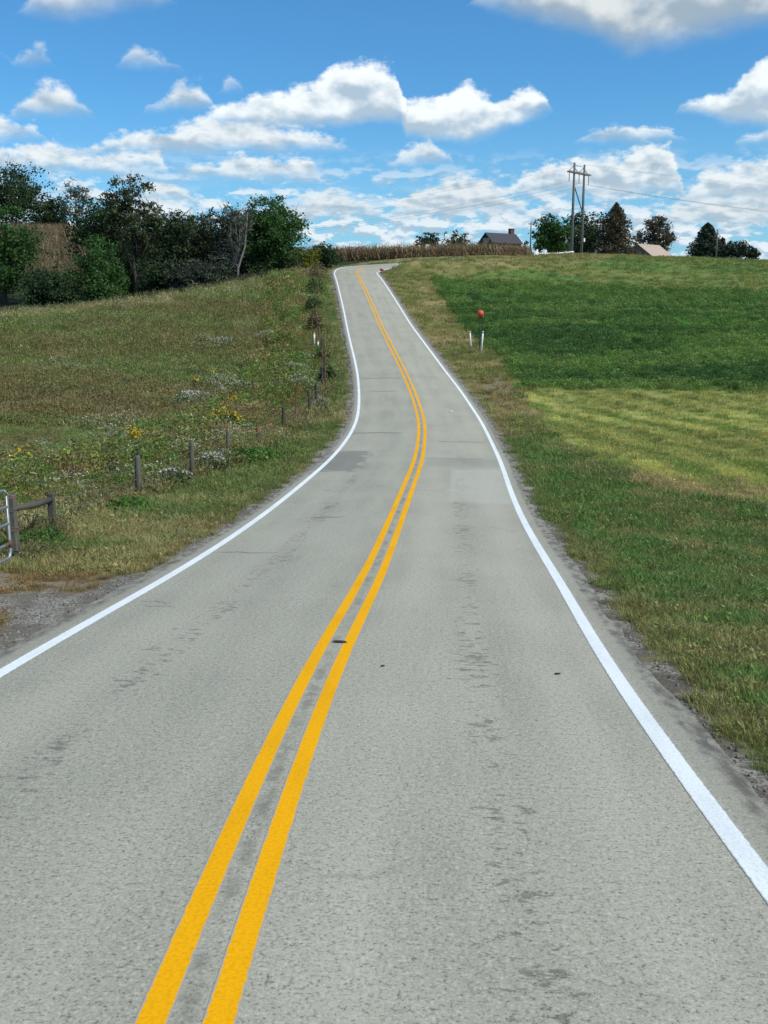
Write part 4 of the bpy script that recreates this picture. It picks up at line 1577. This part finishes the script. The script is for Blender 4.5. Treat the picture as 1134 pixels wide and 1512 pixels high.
def house():
    t_ = 238
    a = at_px(739, 352, t_)
    zr = world_at(735, 344.5, t_)[2]
    h = thing('house', 'dark house with a grey gabled roof showing over the corn', 'house', (a[0], a[1], zr - 5.4), R(33))
    mb = MB()
    gable_walls(mb, 8.4, 5.0, 3.2, 5.25, -2.5)
    w = mb.build('wall', M['wall_dark'], h)
    mb = MB()
    gable_roof(mb, 8.4, 5.0, 3.2, 5.28, .4)
    rf = mb.build('roof', M['roof_dark'], h)
    for i, yy in enumerate((-.62, .62)):
        mb = MB()
        for zz, sx, sz in ((3.3, .95, .07), (4.05, .95, .07)):
            mb.box((-4.24, yy, zz), (.08, sx, sz))
        for q in (-.44, .44):
            mb.box((-4.24, yy + q, 3.675), (.08, .07, .68))
        f = mb.build('window', M['white_wood'], h)
        mb = MB()
        mb.box((-4.22, yy, 3.675), (.04, .81, .68))
        mb.build('pane', M['glass'], f)
    mb = MB()
    mb.box((3.4, .2, 5.5), (1.1, .9, 1.9))
    c = mb.build('chimney', M['brick'], h)
    mb = MB()
    mb.box((3.4, .2, 6.51), (1.3, 1.1, .14))
    mb.build('chimney_cap', M['brick'], c)


def barn():
    t_ = 240
    a = at_px(957, 370, t_)
    zr = world_at(958, 361, t_)[2]
    h = thing('barn', 'low barn with a tan metal roof and grey gable below the russet tree', 'barn', (a[0], a[1], zr - 4.4), R(42))
    mb = MB()
    gable_walls(mb, 8.6, 8.0, 1.5, 4.2, -3)
    mb.build('wall', M['wall_grey'], h)
    mb = MB()
    gable_roof(mb, 8.6, 8.0, 1.5, 4.25, .3)
    rf = mb.build('roof', M['roof_tan'], h)
    mb = MB()
    rib = None
    for i in range(14):
        x = -4.5 + i * .69
        if rib is None:
            mb.tube([(0, -4.28, 1.46), (0, -.02, 4.40)], .03, 4)
            rib = mb.build('roof_rib', M['roof_tan'], rf)
            rib.location.x = x
        else:
            q = rib.copy()
            COL.objects.link(q)
            q.location.x = x
    for yy in (-1.6,):
        mb = MB()
        mb.box((-4.33, yy, .3), (.08, 1.4, 2.2))
        mb.build('door', M['white_wood'], h)


house()
barn()

# ------------------------------------------------------------------ twin pole frame, its cables, other poles
def twin_pole():
    x, y = at_px(851, 376, 212)
    z = min(z_at(x, y), world_at(851, 375, 212)[2])
    rz = R(50)
    t = thing('power_pole_frame', 'tall twin pole power line frame with a crossarm on the right skyline', 'power pole', (x, y, z), rz)
    sp = 2.05
    H = 20.2
    for s in (-1, 1):
        mb = MB()
        mb.tube([(s * sp, 0, -1.5), (s * sp, 0, H * .5), (s * sp, 0, H)], [.34, .28, .20], 10)
        p = mb.build('pole', M['pole'], t, True)
        mb = MB()
        mb.tube([(s * sp, 0, H - .02), (s * sp, 0, H + .16)], [.23, .10], 8)
        mb.build('pole_cap', M['pole'], p)
    mb = MB()
    for yy in (-.30, .30):
        mb.box((0, yy, H - 1.75), (8.6, .12, .32))
    mb.build('crossarm', M['pole'], t)
    mb = MB()
    mb.tube([(-sp, .0, H - .35), (sp, .0, H - .35)], .05, 6)
    mb.build('top_tie', M['pole'], t)
    for s in (-1, 1):
        for e in (4.0, .15):
            mb = MB()
            mb.tube([(s * sp, .2, H - .5), (s * e, .2, H - 1.62)], .07, 6)
            mb.build('arm_brace', M['pole'], t)
    mb = MB()
    mb.tube([(-sp, -.1, H - 4.4), (sp, -.1, H - 9.8)], .13, 6)
    mb.build('cross_brace', M['pole'], t)
    for e in (-4.0, 0.0, 4.0):
        mb = MB()
        pts, rd = [], []
        for k in range(17):
            pts.append((e, 0, H - 1.85 - k * .115))
            rd.append(.10 if k % 2 else .055)
        mb.tube(pts, rd, 8)
        mb.build('insulator', M['insul'], t, True)
    mb = MB()
    mb.box((sp + .36, -.3, 5.3), (.5, .3, .7))
    mb.build('pole_box', M['white_plastic'], t)
    # cables
    mw = Matrix.Translation((x, y, z)) @ Matrix.Rotation(rz, 4, 'Z')
    ends = []
    for e, hh in ((-4.0, H - 3.72), (0.0, H - 3.72), (4.0, H - 3.72), (-2.05, H + .1), (2.05, H + .1)):
        ends.append(mw @ Vector((e, 0, hh)))
    LBL = ['lowest power cable of the line, from the left end of the crossarm', 'middle power cable hung under the centre of the crossarm', 'power cable hung from the right end of the crossarm',
           'thin top wire from the tip of the left pole', 'thin top wire from the tip of the right pole']
    L1 = Vector((-128, 430, 40))
    L2 = Vector((176, 188, 17.5))
    for i, e in enumerate(ends):
        off = (mw.to_3x3() @ Vector(((-4, 0, 4, -2.05, 2.05)[i], 0, 0)))
        up = Vector((0, 0, 3.8 if i > 2 else 0))
        pts = []
        for a, b, sag in ((L1 + off + up, e, 8.5 if i < 3 else 6.5), (e, L2 + off + up, 4.5 if i < 3 else 3.2)):
            for k in range(25 if not pts else 24):
                q = (k + (1 if pts and len(pts) >= 25 else 0)) / 24
                p = a.lerp(b, q)
                p.z -= sag * 4 * q * (1 - q)
                pts.append(p)
        mb = MB()
        mb.tube([p - e for p in pts], .017 if i < 3 else .011, 5)
        o = mb.build('power_cable', M['cable'], None, True)
        o.location = e
        o['label'] = LBL[i]
        o['category'] = 'cable'
        o['group'] = 'cables of the power line'


twin_pole()


def small_pole(px, ytop, ybase, t_, label, lamp):
    x, y = at_px(px, ybase, t_)
    z = z_at(x, y)
    zt = world_at(px, ytop, t_)[2]
    t = thing('utility_pole', label, 'pole', (x, y, z), R(20), 'single wooden poles on the right skyline')
    mb = MB()
    mb.tube([(0, 0, -.5), (0, 0, (zt - z) * .5), (0, 0, zt - z)], [.17, .15, .12], 8)
    mb.build('post', M['pole'], t, True)
    mb = MB()
    if lamp:
        mb.tube([(0, 0, zt - z - 1.0), (.35, 0, zt - z - .75), (.7, 0, zt - z - .9)], .04, 6)
        l = mb.build('lamp_arm', M['pole'], t)
        mb = MB()
        mb.tube([(.7, 0, zt - z - 1.35), (.7, 0, zt - z - 1.1), (.7, 0, zt - z - .9)], [.22, .20, .08], 10)
        mb.build('lamp_head', M['white_plastic'], l, True)
    else:
        mb.box((0, 0, zt - z - .35), (1.3, .1, .12))
        c = mb.build('crossarm', M['pole'], t)
        for q in (-.5, 0, .5):
            mb = MB()
            mb.tube([(q, 0, zt - z - .29), (q, 0, zt - z - .12)], [.05, .035], 6)
            mb.build('insulator', M['insul'], c)


small_pole(783, 329, 373, 206, 'short wooden pole at the right end of the corn', False)
small_pole(1057, 340, 382, 196, 'wooden pole with a lamp beside the dark spruce on the right', True)


def white_fence():
    a = at_px(789, 375, 173)
    b = at_px(846, 378, 182)
    L = math.hypot(b[0] - a[0], b[1] - a[1])
    n = 5
    t = thing('board_fence', 'white two rail board fence at the left foot of the green skyline tree', 'fence', (a[0], a[1], z_at(*a)), math.atan2(b[1] - a[1], b[0] - a[0]))
    z0 = z_at(*a)
    hs = []
    drop = world_at(846, 377.0, 182)[2] - 1.18 - z0
    for i in range(n):
        q = i / (n - 1)
        zz = z_at(a[0] + (b[0] - a[0]) * q, a[1] + (b[1] - a[1]) * q) - z0
        zz += .25 * q * (drop - zz)
        hs.append(zz)
        mb = MB()
        mb.box((L * q, 0, zz + .45), (.16, .14, 1.5))
        mb.build('fence_post', M['white_wood'], t)
    for i in range(n - 1):
        for h in (.66, 1.18):
            mb = MB()
            x0, x1 = L * i / (n - 1), L * (i + 1) / (n - 1)
            q0, q1 = hs[i] + h, hs[i + 1] + h
            vs = [(x0, -.10, q0 - .09), (x1, -.10, q1 - .09), (x1, -.10, q1 + .09), (x0, -.10, q0 + .09), (x0, -.073, q0 - .09), (x1, -.073, q1 - .09), (x1, -.073, q1 + .09), (x0, -.073, q0 + .09)]
            mb.add(vs, [(0, 1, 2, 3), (7, 6, 5, 4), (0, 4, 5, 1), (3, 2, 6, 7), (0, 3, 7, 4), (1, 5, 6, 2)])
            mb.build('rail', M['white_wood'], t)


white_fence()


# ------------------------------------------------------------------ road signs and markers
def road_sign():
    x, y = at_px(631, 372, 168)
    z = z_at(x, y)
    zt = world_at(631, 361, 168)[2]
    t = thing('road_sign', 'grey back of a road sign on a thin post against the corn', 'sign', (x, y, z), R(14))
    mb = MB()
    mb.box((0, 0, (zt - z) / 2 - .2), (.055, .04, zt - z + .4))
    mb.build('post', M['galv'], t)
    mb = MB()
    mb.box((0, -.035, zt - z - .38), (.62, .012, .78))
    mb.build('sign_panel', M['sign'], t)


def red_post():
    x, y = ground_at(563, 404, 100, 170)
    z = z_at(x, y)
    t = thing('delineator', 'small red marker at the inside of the far bend', 'marker', (x, y, z))
    mb = MB()
    mb.box((0, 0, .3), (.09, .03, .7))
    mb.build('post', M['rust'], t)
    mb = MB()
    mb.box((0, -.03, .52), (.42, .03, .34))
    mb.box((.30, -.03, .45), (.20, .03, .14))
    mb.build('reflector', M['red'], t)


road_sign()
red_post()


def marker_post(px, ybase, ytop, t_, label, lean, first=None):
    g = ground_at(px, ybase, t_ * .7, t_ * 1.4)
    x, y = g if g else at_px(px, ybase, t_)
    z = z_at(x, y)
    d = pix_dir(px, ybase)
    tt = math.hypot(x, y) / math.hypot(d.x, d.y)
    h = (ybase - ytop) * tt / 1500 * 1.02
    t = thing('marker_post', label, 'marker post', (x, y, z), R(10), 'white pipeline marker posts')
    t.rotation_euler = (0, lean, R(8))
    mb = MB()
    mb.tube([(0, 0, -.3), (0, 0, h * .5), (0, 0, h * .90)], .062, 12)
    mb.build('post', M['white_plastic'], t, True)
    mb = MB()
    mb.tube([(0, 0, h * .90), (0, 0, h * .935)], .056, 12)
    mb.build('band', M['black_band'], t, True)
    mb = MB()
    mb.tube([(0, 0, h * .935), (0, 0, h * .985), (0, 0, h)], [.066, .062, .03], 12)
    mb.build('cap', M['white_plastic'], t, True)
    return x, y, z, h


marker_post(710.5, 521, 490, 76, 'white marker post in front of the orange ball', R(4))
marker_post(695.5, 514, 490, 78, 'white marker post left of the orange ball', R(-5))
marker_post(464, 514, 492, 78, 'taller white marker post left of the fence', R(1))
marker_post(469.5, 517, 504, 77, 'shorter white marker post beside the dark fence post', R(1))


def ball_marker():
    g = ground_at(709, 520.5, 60, 90)
    x, y = g[0], g[1] + .4
    z = z_at(x, y)
    t = thing('ball_marker', 'orange ball on a thin dark pole at the edge of the hay crop', 'marker', (x, y, z))
    tt = y
    hz = world_at(709, 463, tt)[2] - z
    mb = MB()
    mb.tube([(0, 0, -.3), (0, 0, hz - .2)], .030, 8)
    mb.build('pole', M['black_band'], t, True)
    b = bmesh.new()
    bmesh.ops.create_uvsphere(b, u_segments=24, v_segments=16, radius=.27)
    for v in b.verts:
        if v.co.z < -.15:
            v.co.x *= .92
            v.co.y *= .92
            v.co.z *= 1.10
    bmesh.ops.translate(b, verts=b.verts, vec=(0, 0, hz))
    me = bpy.data.meshes.new('ball')
    b.to_mesh(me)
    b.free()
    me.polygons.foreach_set('use_smooth', [True] * len(me.polygons))
    obj('ball', me, M['orange'], t)
    mb = MB()
    mb.tube([(0, 0, hz - .36), (0, 0, hz - .27)], [.05, .10], 10)
    mb.build('collar', M['black_band'], t)


ball_marker()

# ------------------------------------------------------------------ wire fence, timber brace and gate on the left
POST_FAT = 1.15
POSTS = [(205, 742, 683, .075, 0), (283, 707, 660, .07, 0), (336, 672, 642, .065, 0), (382, 664, 628, .03, 2), (417.5, 641, 607, .07, 1), (436, 626, 588, .032, 2), (456.5, 613, 582, .06, 1), (467, 600, 572, .06, 1),
         (477, 577, 546, .06, 1), (480.5, 574, 536, .045, 2), (479, 555, 530, .06, 1), (474.5, 528, 503, .07, 1), (471, 508, 482, .05, 2), (469, 494, 470, .05, 1), (468, 476, 456, .05, 2), (468, 458, 440, .05, 1), (470, 440, 424, .05, 2)]
FENCE_PTS = []


def wire_fence():
    rr = random.Random(5)
    P = []
    for (px, yb, yt, rad, k) in POSTS:
        g = ground_at(px, yb, 20, 160)
        if g is None:
            continue
        rad *= POST_FAT
        d = pix_dir(px, yb)
        tt = g[1] / d.y
        h = max(.8, (yb - yt) * tt / 1500 * 1.18)
        P.append((g[0], g[1], z_at(*g), min(h, 1.45), rad, k))
    x0, y0, z0 = P[0][:3]
    t = thing('wire_fence', 'old wire fence on leaning wooden posts along the left verge', 'fence', (x0, y0, z0))
    for (x, y, z, h, rad, k) in P:
        mb = MB()
        lx, ly = rr.uniform(-.06, .06), rr.uniform(-.05, .05)
        dx, dy, dz = x - x0, y - y0, z - z0
        mb.tube([(dx, dy, dz - .3), (dx + lx * .5, dy + ly * .5, dz + h * .5), (dx + lx, dy + ly, dz + h * .96), (dx + lx, dy + ly, dz + h)], [rad * 1.08, rad, rad * .95, rad * .8], 9 if rad > .05 else 5)
        mb.build('post', M[('post', 'post_dark', 'rust')[k]], t, True)
    start = GATE_POST2
    Q = [start] + P
    for hh in (.18, .42, .66, .92):
        mb = MB()
        pts = []
        for i in range(len(Q) - 1):
            a, b = Q[i], Q[i + 1]
            for k in range(4):
                q = k / 4
                f = min(1.0, a[3] / 1.0) * (1 - q) + min(1.0, b[3] / 1.0) * q
                pts.append((a[0] + (b[0] - a[0]) * q - x0, a[1] + (b[1] - a[1]) * q - y0, a[2] + (b[2] - a[2]) * q - z0 + hh * f - .10 * q * (1 - q) + rr.uniform(-.012, .012)))
        mb.tube(pts, .0065, 4)
        mb.build('wire', M['wire'], t)
    mb = MB()
    for i in range(9):
        a, b = Q[i], Q[i + 1]
        L = math.hypot(b[0] - a[0], b[1] - a[1])
        for k in range(int(L / .3)):
            q = (k + .5) / int(L / .3)
            x, y, z = (a[j] + (b[j] - a[j]) * q for j in range(3))
            f = min(1.0, a[3]) * (1 - q) + min(1.0, b[3]) * q
            mb.tube([(x - x0, y - y0, z - z0 + .12 * f), (x - x0, y - y0, z - z0 + .66 * f)], .003, 3, caps=False)
    o = mb.build('stay_wires', M['wire'], t)
    o['kind'] = 'stuff'


def gate_corner():
    global GATE_POST2
    # brace of two heavy posts and a rail
    g1 = at_px(20, 790, 17.0)
    g2 = at_px(78, 772, 20.4)
    z1, z2 = z_at(*g1), z_at(*g2)
    GATE_POST2 = (g2[0], g2[1], z2, 1.0)
    t = thing('brace_fence', 'two weathered timber posts joined by a heavy rail beside the gate', 'fence', (g1[0], g1[1], z1))
    h1 = world_at(20, 728, 17.0)[2] - z1
    h2 = world_at(78, 726, 20.4)[2] - z2
    dx, dy, dz = g2[0] - g1[0], g2[1] - g1[1], z2 - z1

    def sq_post(x, y, z, h, w, name, m):
        mb = MB()
        w2 = w / 2
        b = .018
        ring = [(-w2 + b, -w2), (w2 - b, -w2), (w2, -w2 + b), (w2, w2 - b), (w2 - b, w2), (-w2 + b, w2), (-w2, w2 - b), (-w2, -w2 + b)]
        vs = []
        for zz, k in ((-.4, 1), (h * .5, 1.0), (h - .02, 1), (h, .86)):
            vs += [(x + p * k, y + q * k, z + zz) for p, q in ring]
        fs = [tuple(range(7, -1, -1)), tuple(24 + i for i in range(8))]
        for j in range(3):
            for i in range(8):
                fs.append((j * 8 + i, j * 8 + (i + 1) % 8, j * 8 + 8 + (i + 1) % 8, j * 8 + 8 + i))
        mb.add(vs, fs)
        return mb.build(name, m, t)
    sq_post(0, 0, 0, h1, .145, 'post', M['post'])
    sq_post(dx, dy, dz, h2, .13, 'post', M['timber'])
    mb = MB()
    a = Vector((0.05, .06, h1 - .24))
    b = Vector((dx, dy, dz + h2 - .14))
    mb.tube([a, (a + b) / 2 - Vector((0, 0, .02)), b], [.056, .060, .055], 8)
    mb.build('rail', M['timber'], t, True)
    for q in (.18, .52, .8):
        mb = MB()
        mb.tube([(-.1, -.1, h1 * q), (.1, -.105, h1 * q), (.105, .1, h1 * q)], .006, 4)
        mb.build('tie_wire', M['wire'], t)

    # tubular gate, opening across the apron towards the road
    e = at_px(17, 833, 15.55)
    ze = z_at(*e)
    u = Vector((-.14, -.99, 0)).normalized()
    ang = math.atan2(u.y, u.x)
    g = thing('farm_gate', 'galvanised tube gate with a rusty corner at the left edge', 'gate', (e[0], e[1], ze), ang)
    L = 3.6
    hb = world_at(17, 826, 15.55)[2] - ze
    ht = world_at(12, 719, 15.55)[2] - ze
    rails = [world_at(17, q, 15.55)[2] - ze for q in (822, 801, 770.5, 744.5, 719)]
    rad = .024
    mb = MB()
    c = .10
    mb.tube([(c * .9, 0, rails[0]), (.03, 0, rails[0] + .03), (0, 0, rails[0] + c), (0, 0, rails[4] - c), (.03, 0, rails[4] - .03), (c * .9, 0, rails[4])], rad, 10)
    mb.build('end_frame', M['galv'], g, True)
    for i, h in enumerate(rails):
        mb = MB()
        x0 = c * .9 if i in (0, 4) else rad
        mb.tube([(x0, 0, h), (L, 0, h - .02)], rad, 10)
        r = mb.build('rail', M['galv'], g, True)
        if i == 1:
            m2 = MB()
            m2.tube([(.0, 0, h - .06), (.0, 0, h + .06)], rad * 1.25, 8)
            m2.tube([(rad, 0, h), (.16, 0, h)], rad * 1.15, 8)
            m2.build('rust_patch', M['rust'], r, True)
    for q in (1.25, 2.5):
        mb = MB()
        mb.box((q, -.028, (rails[0] + rails[4]) / 2), (.04, .008, rails[4] - rails[0]))
        mb.build('upright', M['galv'], g)
    for h in (rails[1] + .18, rails[3] + .12):
        mb = MB()
        mb.tube([(0, -.01, h), (-.10, .06, h), (-.17, .14, h + .02)], .010, 6)
        mb.build('hinge', M['rust'], g)


GATE_POST2 = None
gate_corner()
wire_fence()


# ------------------------------------------------------------------ single plants one can point to
def weed_plant(name, label, cat, px, py, W, H, leafcol, petal, seed, t0=12, t1=150, n=260, dots=180, dsize=.022, group=None, lsize=.05, stem=True):
    g = ground_at(px, py, t0, t1)
    if g is None:
        return
    x, y = g
    z = z_at(x, y)
    r = np.random.default_rng(seed)
    t = thing(name, label, cat, (x, y, z), 0, group)
    mb = MB()
    for i in range(14):
        a = r.uniform(0, 6.28)
        q = W * .42 * math.sqrt(r.random())
        b = r.uniform(.2, .5) * q
        mb.tube([(math.cos(a) * b, math.sin(a) * b, -.03), (math.cos(a) * q * .8, math.sin(a) * q * .8, H * .55), (math.cos(a) * q, math.sin(a) * q, H * r.uniform(.75, 1))], [.008, .006, .003], 4, 0, False)
    mb.build('stem', M['stem'], t, kind='stuff')
    th = r.uniform(0, 6.28, n)
    rr = np.sqrt(r.random(n)) * W / 2
    zz = H * (.05 + .85 * r.random(n)) * (1 - .45 * (rr / (W / 2)) ** 2)
    obj('foliage', leaf_mesh('foliage', np.stack([rr * np.cos(th), rr * np.sin(th), zz], 1), lsize, r, .4), leafcol, t, kind='stuff')
    if dots:
        dots = int(dots * .6)
        kk = r.integers(0, 16, dots)
        cx = r.normal(0, W * .25, (16, 2))
        P = cx[kk] + r.normal(0, W * .07, (dots, 2))
        q = np.hypot(P[:, 0], P[:, 1]) / (W / 2)
        zz = H * (.82 + .22 * r.random(dots)) * (1 - .38 * np.clip(q, 0, 1.2) ** 2)
        obj('flowers', leaf_mesh('flowers', np.column_stack([P, zz]), dsize, r, .5), petal, t, kind='stuff')


L_WEED = m_leaf('weed_foliage', [C3(52, 70, 38), C3(84, 100, 56), C3(116, 126, 78)], .3)
L_PALE = m_leaf('pale_weed_foliage', [C3(88, 102, 72), C3(128, 138, 104), C3(168, 172, 142)], .3)
L_LUSH = m_leaf('lush_weed_foliage', [C3(48, 84, 30), C3(76, 118, 44), C3(110, 148, 66)], .3)
L_DRY = m_leaf('dry_weed_foliage', [C3(84, 78, 50), C3(118, 106, 72), C3(154, 140, 104)], .3)
AS = 'white aster clumps by the wire fence'
weed_plant('aster_plant', 'wide white aster clump between the two nearest round fence posts', 'flowering plant', 256, 716, 1.15, .55, L_WEED, T_ASTER, 1, group=AS, dots=330, n=420)
weed_plant('aster_plant', 'tallest white aster clump just right of the second fence post', 'flowering plant', 312, 702, 1.25, .80, L_WEED, T_ASTER, 2, group=AS, dots=420, n=460)
weed_plant('aster_plant', 'small white aster clump right below the third fence post', 'flowering plant', 330, 690, .8, .7, L_WEED, T_ASTER, 3, group=AS, dots=220)
weed_plant('aster_plant', 'pale aster clump at the road side of the farthest near posts', 'flowering plant', 474, 606, 1.2, .8, L_PALE, T_ASTER, 4, group=AS, dots=200)
weed_plant('aster_plant', 'broad pale aster clump in the middle of the pasture bank', 'flowering plant', 352, 583, 2.4, .9, L_PALE, T_ASTER, 5, group=AS, dots=320, n=420, lsize=.08, dsize=.04)
weed_plant('aster_plant', 'pale aster patch left of the goldenrod stand', 'flowering plant', 285, 600, 2.6, .9, L_PALE, T_ASTER, 6, group=AS, dots=330, n=420, lsize=.08, dsize=.04)
weed_plant('aster_plant', 'white aster patch high on the bank near the dark fence posts', 'flowering plant', 436, 552, 2.2, .8, L_PALE, T_ASTER, 7, group=AS, dots=300, n=300, lsize=.08, dsize=.045)
weed_plant('aster_plant', 'pale aster clump alone in the upper pasture below the white markers', 'flowering plant', 402, 503, 3.0, .9, L_PALE, T_ASTER, 8, group=AS, dots=300, n=380, lsize=.09, dsize=.05)
weed_plant('aster_plant', 'pale aster patch in the upper pasture, farthest left of the upper ones', 'flowering plant', 330, 512, 4.0, .8, L_PALE, T_ASTER, 9, group=AS, dots=280, n=420, lsize=.10, dsize=.05)
GO = 'goldenrod along the wire fence'
weed_plant('goldenrod', 'single tall goldenrod behind the nearest fence post', 'flowering plant', 203, 700, .42, 1.35, L_WEED, T_GOLD, 11, group=GO, dots=0, n=120)
weed_plant('goldenrod', 'largest goldenrod stand above the third fence post', 'flowering plant', 330, 640, 1.7, 1.15, L_WEED, T_GOLD, 12, group=GO, dots=380, dsize=.05, n=320, lsize=.07)
weed_plant('goldenrod', 'goldenrod stand up the bank right of the largest one', 'flowering plant', 350, 612, 1.4, 1.0, L_WEED, T_GOLD, 13, group=GO, dots=260, dsize=.05, n=260, lsize=.07)
weed_plant('goldenrod', 'small goldenrod below and left of the largest stand', 'flowering plant', 306, 650, .9, .7, L_WEED, T_GOLD, 14, group=GO, dots=120, dsize=.04)
weed_plant('goldenrod', 'goldenrod tip topmost on the aster bank', 'flowering plant', 289, 578, .8, .9, L_WEED, T_GOLD, 15, group=GO, dots=120, dsize=.06, lsize=.07)
LU = 'leafy weed clumps on the left verge'
weed_plant('weed_clump', 'lush green weed clump at the foot of the nearest fence post', 'weed', 190, 756, 1.3, .38, L_LUSH, None, 21, dots=0, n=420, group=LU, lsize=.06)
weed_plant('weed_clump', 'bright green weed patch between the second and fourth fence posts', 'weed', 375, 680, 2.2, .55, L_LUSH, None, 22, dots=0, n=620, group=LU, lsize=.07)
weed_plant('weed_clump', 'green weeds under the timber rail by the gate', 'weed', 64, 806, .9, .45, L_LUSH, None, 23, dots=0, n=520, group=LU, lsize=.034)
weed_plant('weed_clump', 'brown weed tangle against the gate post', 'weed', 46, 826, 1.0, .42, L_DRY, None, 24, dots=0, n=900, group=LU, lsize=.022)
weed_plant('weed_clump', 'brown weeds standing behind the timber rail post', 'weed', 80, 792, .9, .50, L_DRY, None, 25, dots=0, n=800, group=LU, lsize=.022)
weed_plant('weed_clump', 'dry brown brush heap halfway along the fence', 'weed', 400, 622, 2.0, 1.0, L_DRY, None, 27, dots=0, n=600, group=LU, lsize=.07)
FS = 'shrubs growing in the upper fence line'
for i, (px, py, w, h, c, lab) in enumerate(((465, 492, 1.5, 2.1, L_DRY, 'dark dry shrub just above the white markers on the left'), (463, 462, 1.8, 2.0, L_WEED, 'green shrub halfway up the fence line above the markers'),
                                            (466, 436, 2.2, 2.6, L_WEED, 'green shrub high in the fence line near the crest'), (470, 414, 2.4, 2.8, L_DRY, 'topmost brownish shrub of the fence line by the bend'),
                                            (483, 566, 1.0, 1.3, L_WEED, 'green shrub among the dark fence posts'), (476, 535, .9, 1.0, L_DRY, 'dry brush leaning on the dark fence posts'))):
    weed_plant('fence_shrub', lab, 'shrub', px, py, w, h, c, None, 40 + i, t1=165, dots=0, n=700, group=FS, lsize=.12)


def gold_head():
    """the yellow head of the lone goldenrod"""
    for o in bpy.data.objects:
        if o.name.startswith('goldenrod') and o.get('label', '').startswith('single tall'):
            r = np.random.default_rng(77)
            P = np.stack([r.normal(0, .13, 320), r.normal(0, .11, 320), 1.36 + r.normal(0, .10, 320)], 1)
            obj('flowers', leaf_mesh('flowers', P, .035, r, .4), T_GOLD, o, kind='stuff')


gold_head()


# ------------------------------------------------------------------ bits lying on and beside the road
def scrap(name, label, cat, px, py, m, seed, s, flat=.25, group=None):
    g = ground_at(px, py, 4, 120)
    U, S, Zr = road_coords([g[0]], [g[1]])
    z = (Zr[0] - .012 * abs(U[0]) + .022) if abs(U[0]) < 3.35 else z_at(*g) + .01
    r = random.Random(seed)
    b = bmesh.new()
    bmesh.ops.create_icosphere(b, subdivisions=2, radius=1)
    for v in b.verts:
        k = 1 + r.uniform(-.3, .3)
        v.co = Vector((v.co.x * s[0] * k, v.co.y * s[1] * k, v.co.z * s[0] * flat * k))
    lo = min(v.co.z for v in b.verts)
    bmesh.ops.translate(b, verts=b.verts, vec=(0, 0, -lo))
    me = bpy.data.meshes.new(name)
    b.to_mesh(me)
    b.free()
    o = obj(name, me, m, None, label=label, category=cat)
    o.location = (g[0], g[1], z)
    o.rotation_euler = (0, 0, r.uniform(-.4, .4))
    if group:
        o['group'] = group
    return o


scrap('litter', 'scrap of white litter in the right lane past the dip', 'litter', 666, 609, M['white_plastic'], 1, (.10, .08))
SC = 'dark bits lying on the road'
scrap('twig', 'dark flat scrap lying between the yellow lines', 'debris', 501, 956, M['debris'], 2, (.085, .02), .12, SC)
scrap('stone_chip', 'small dark chip in the right lane below the dents', 'debris', 823, 1000, M['debris'], 3, (.03, .012), .3, SC)
scrap('stone_chip', 'dark chip just right of the yellow lines', 'debris', 565, 991, M['debris'], 4, (.02, .012), .4, SC)
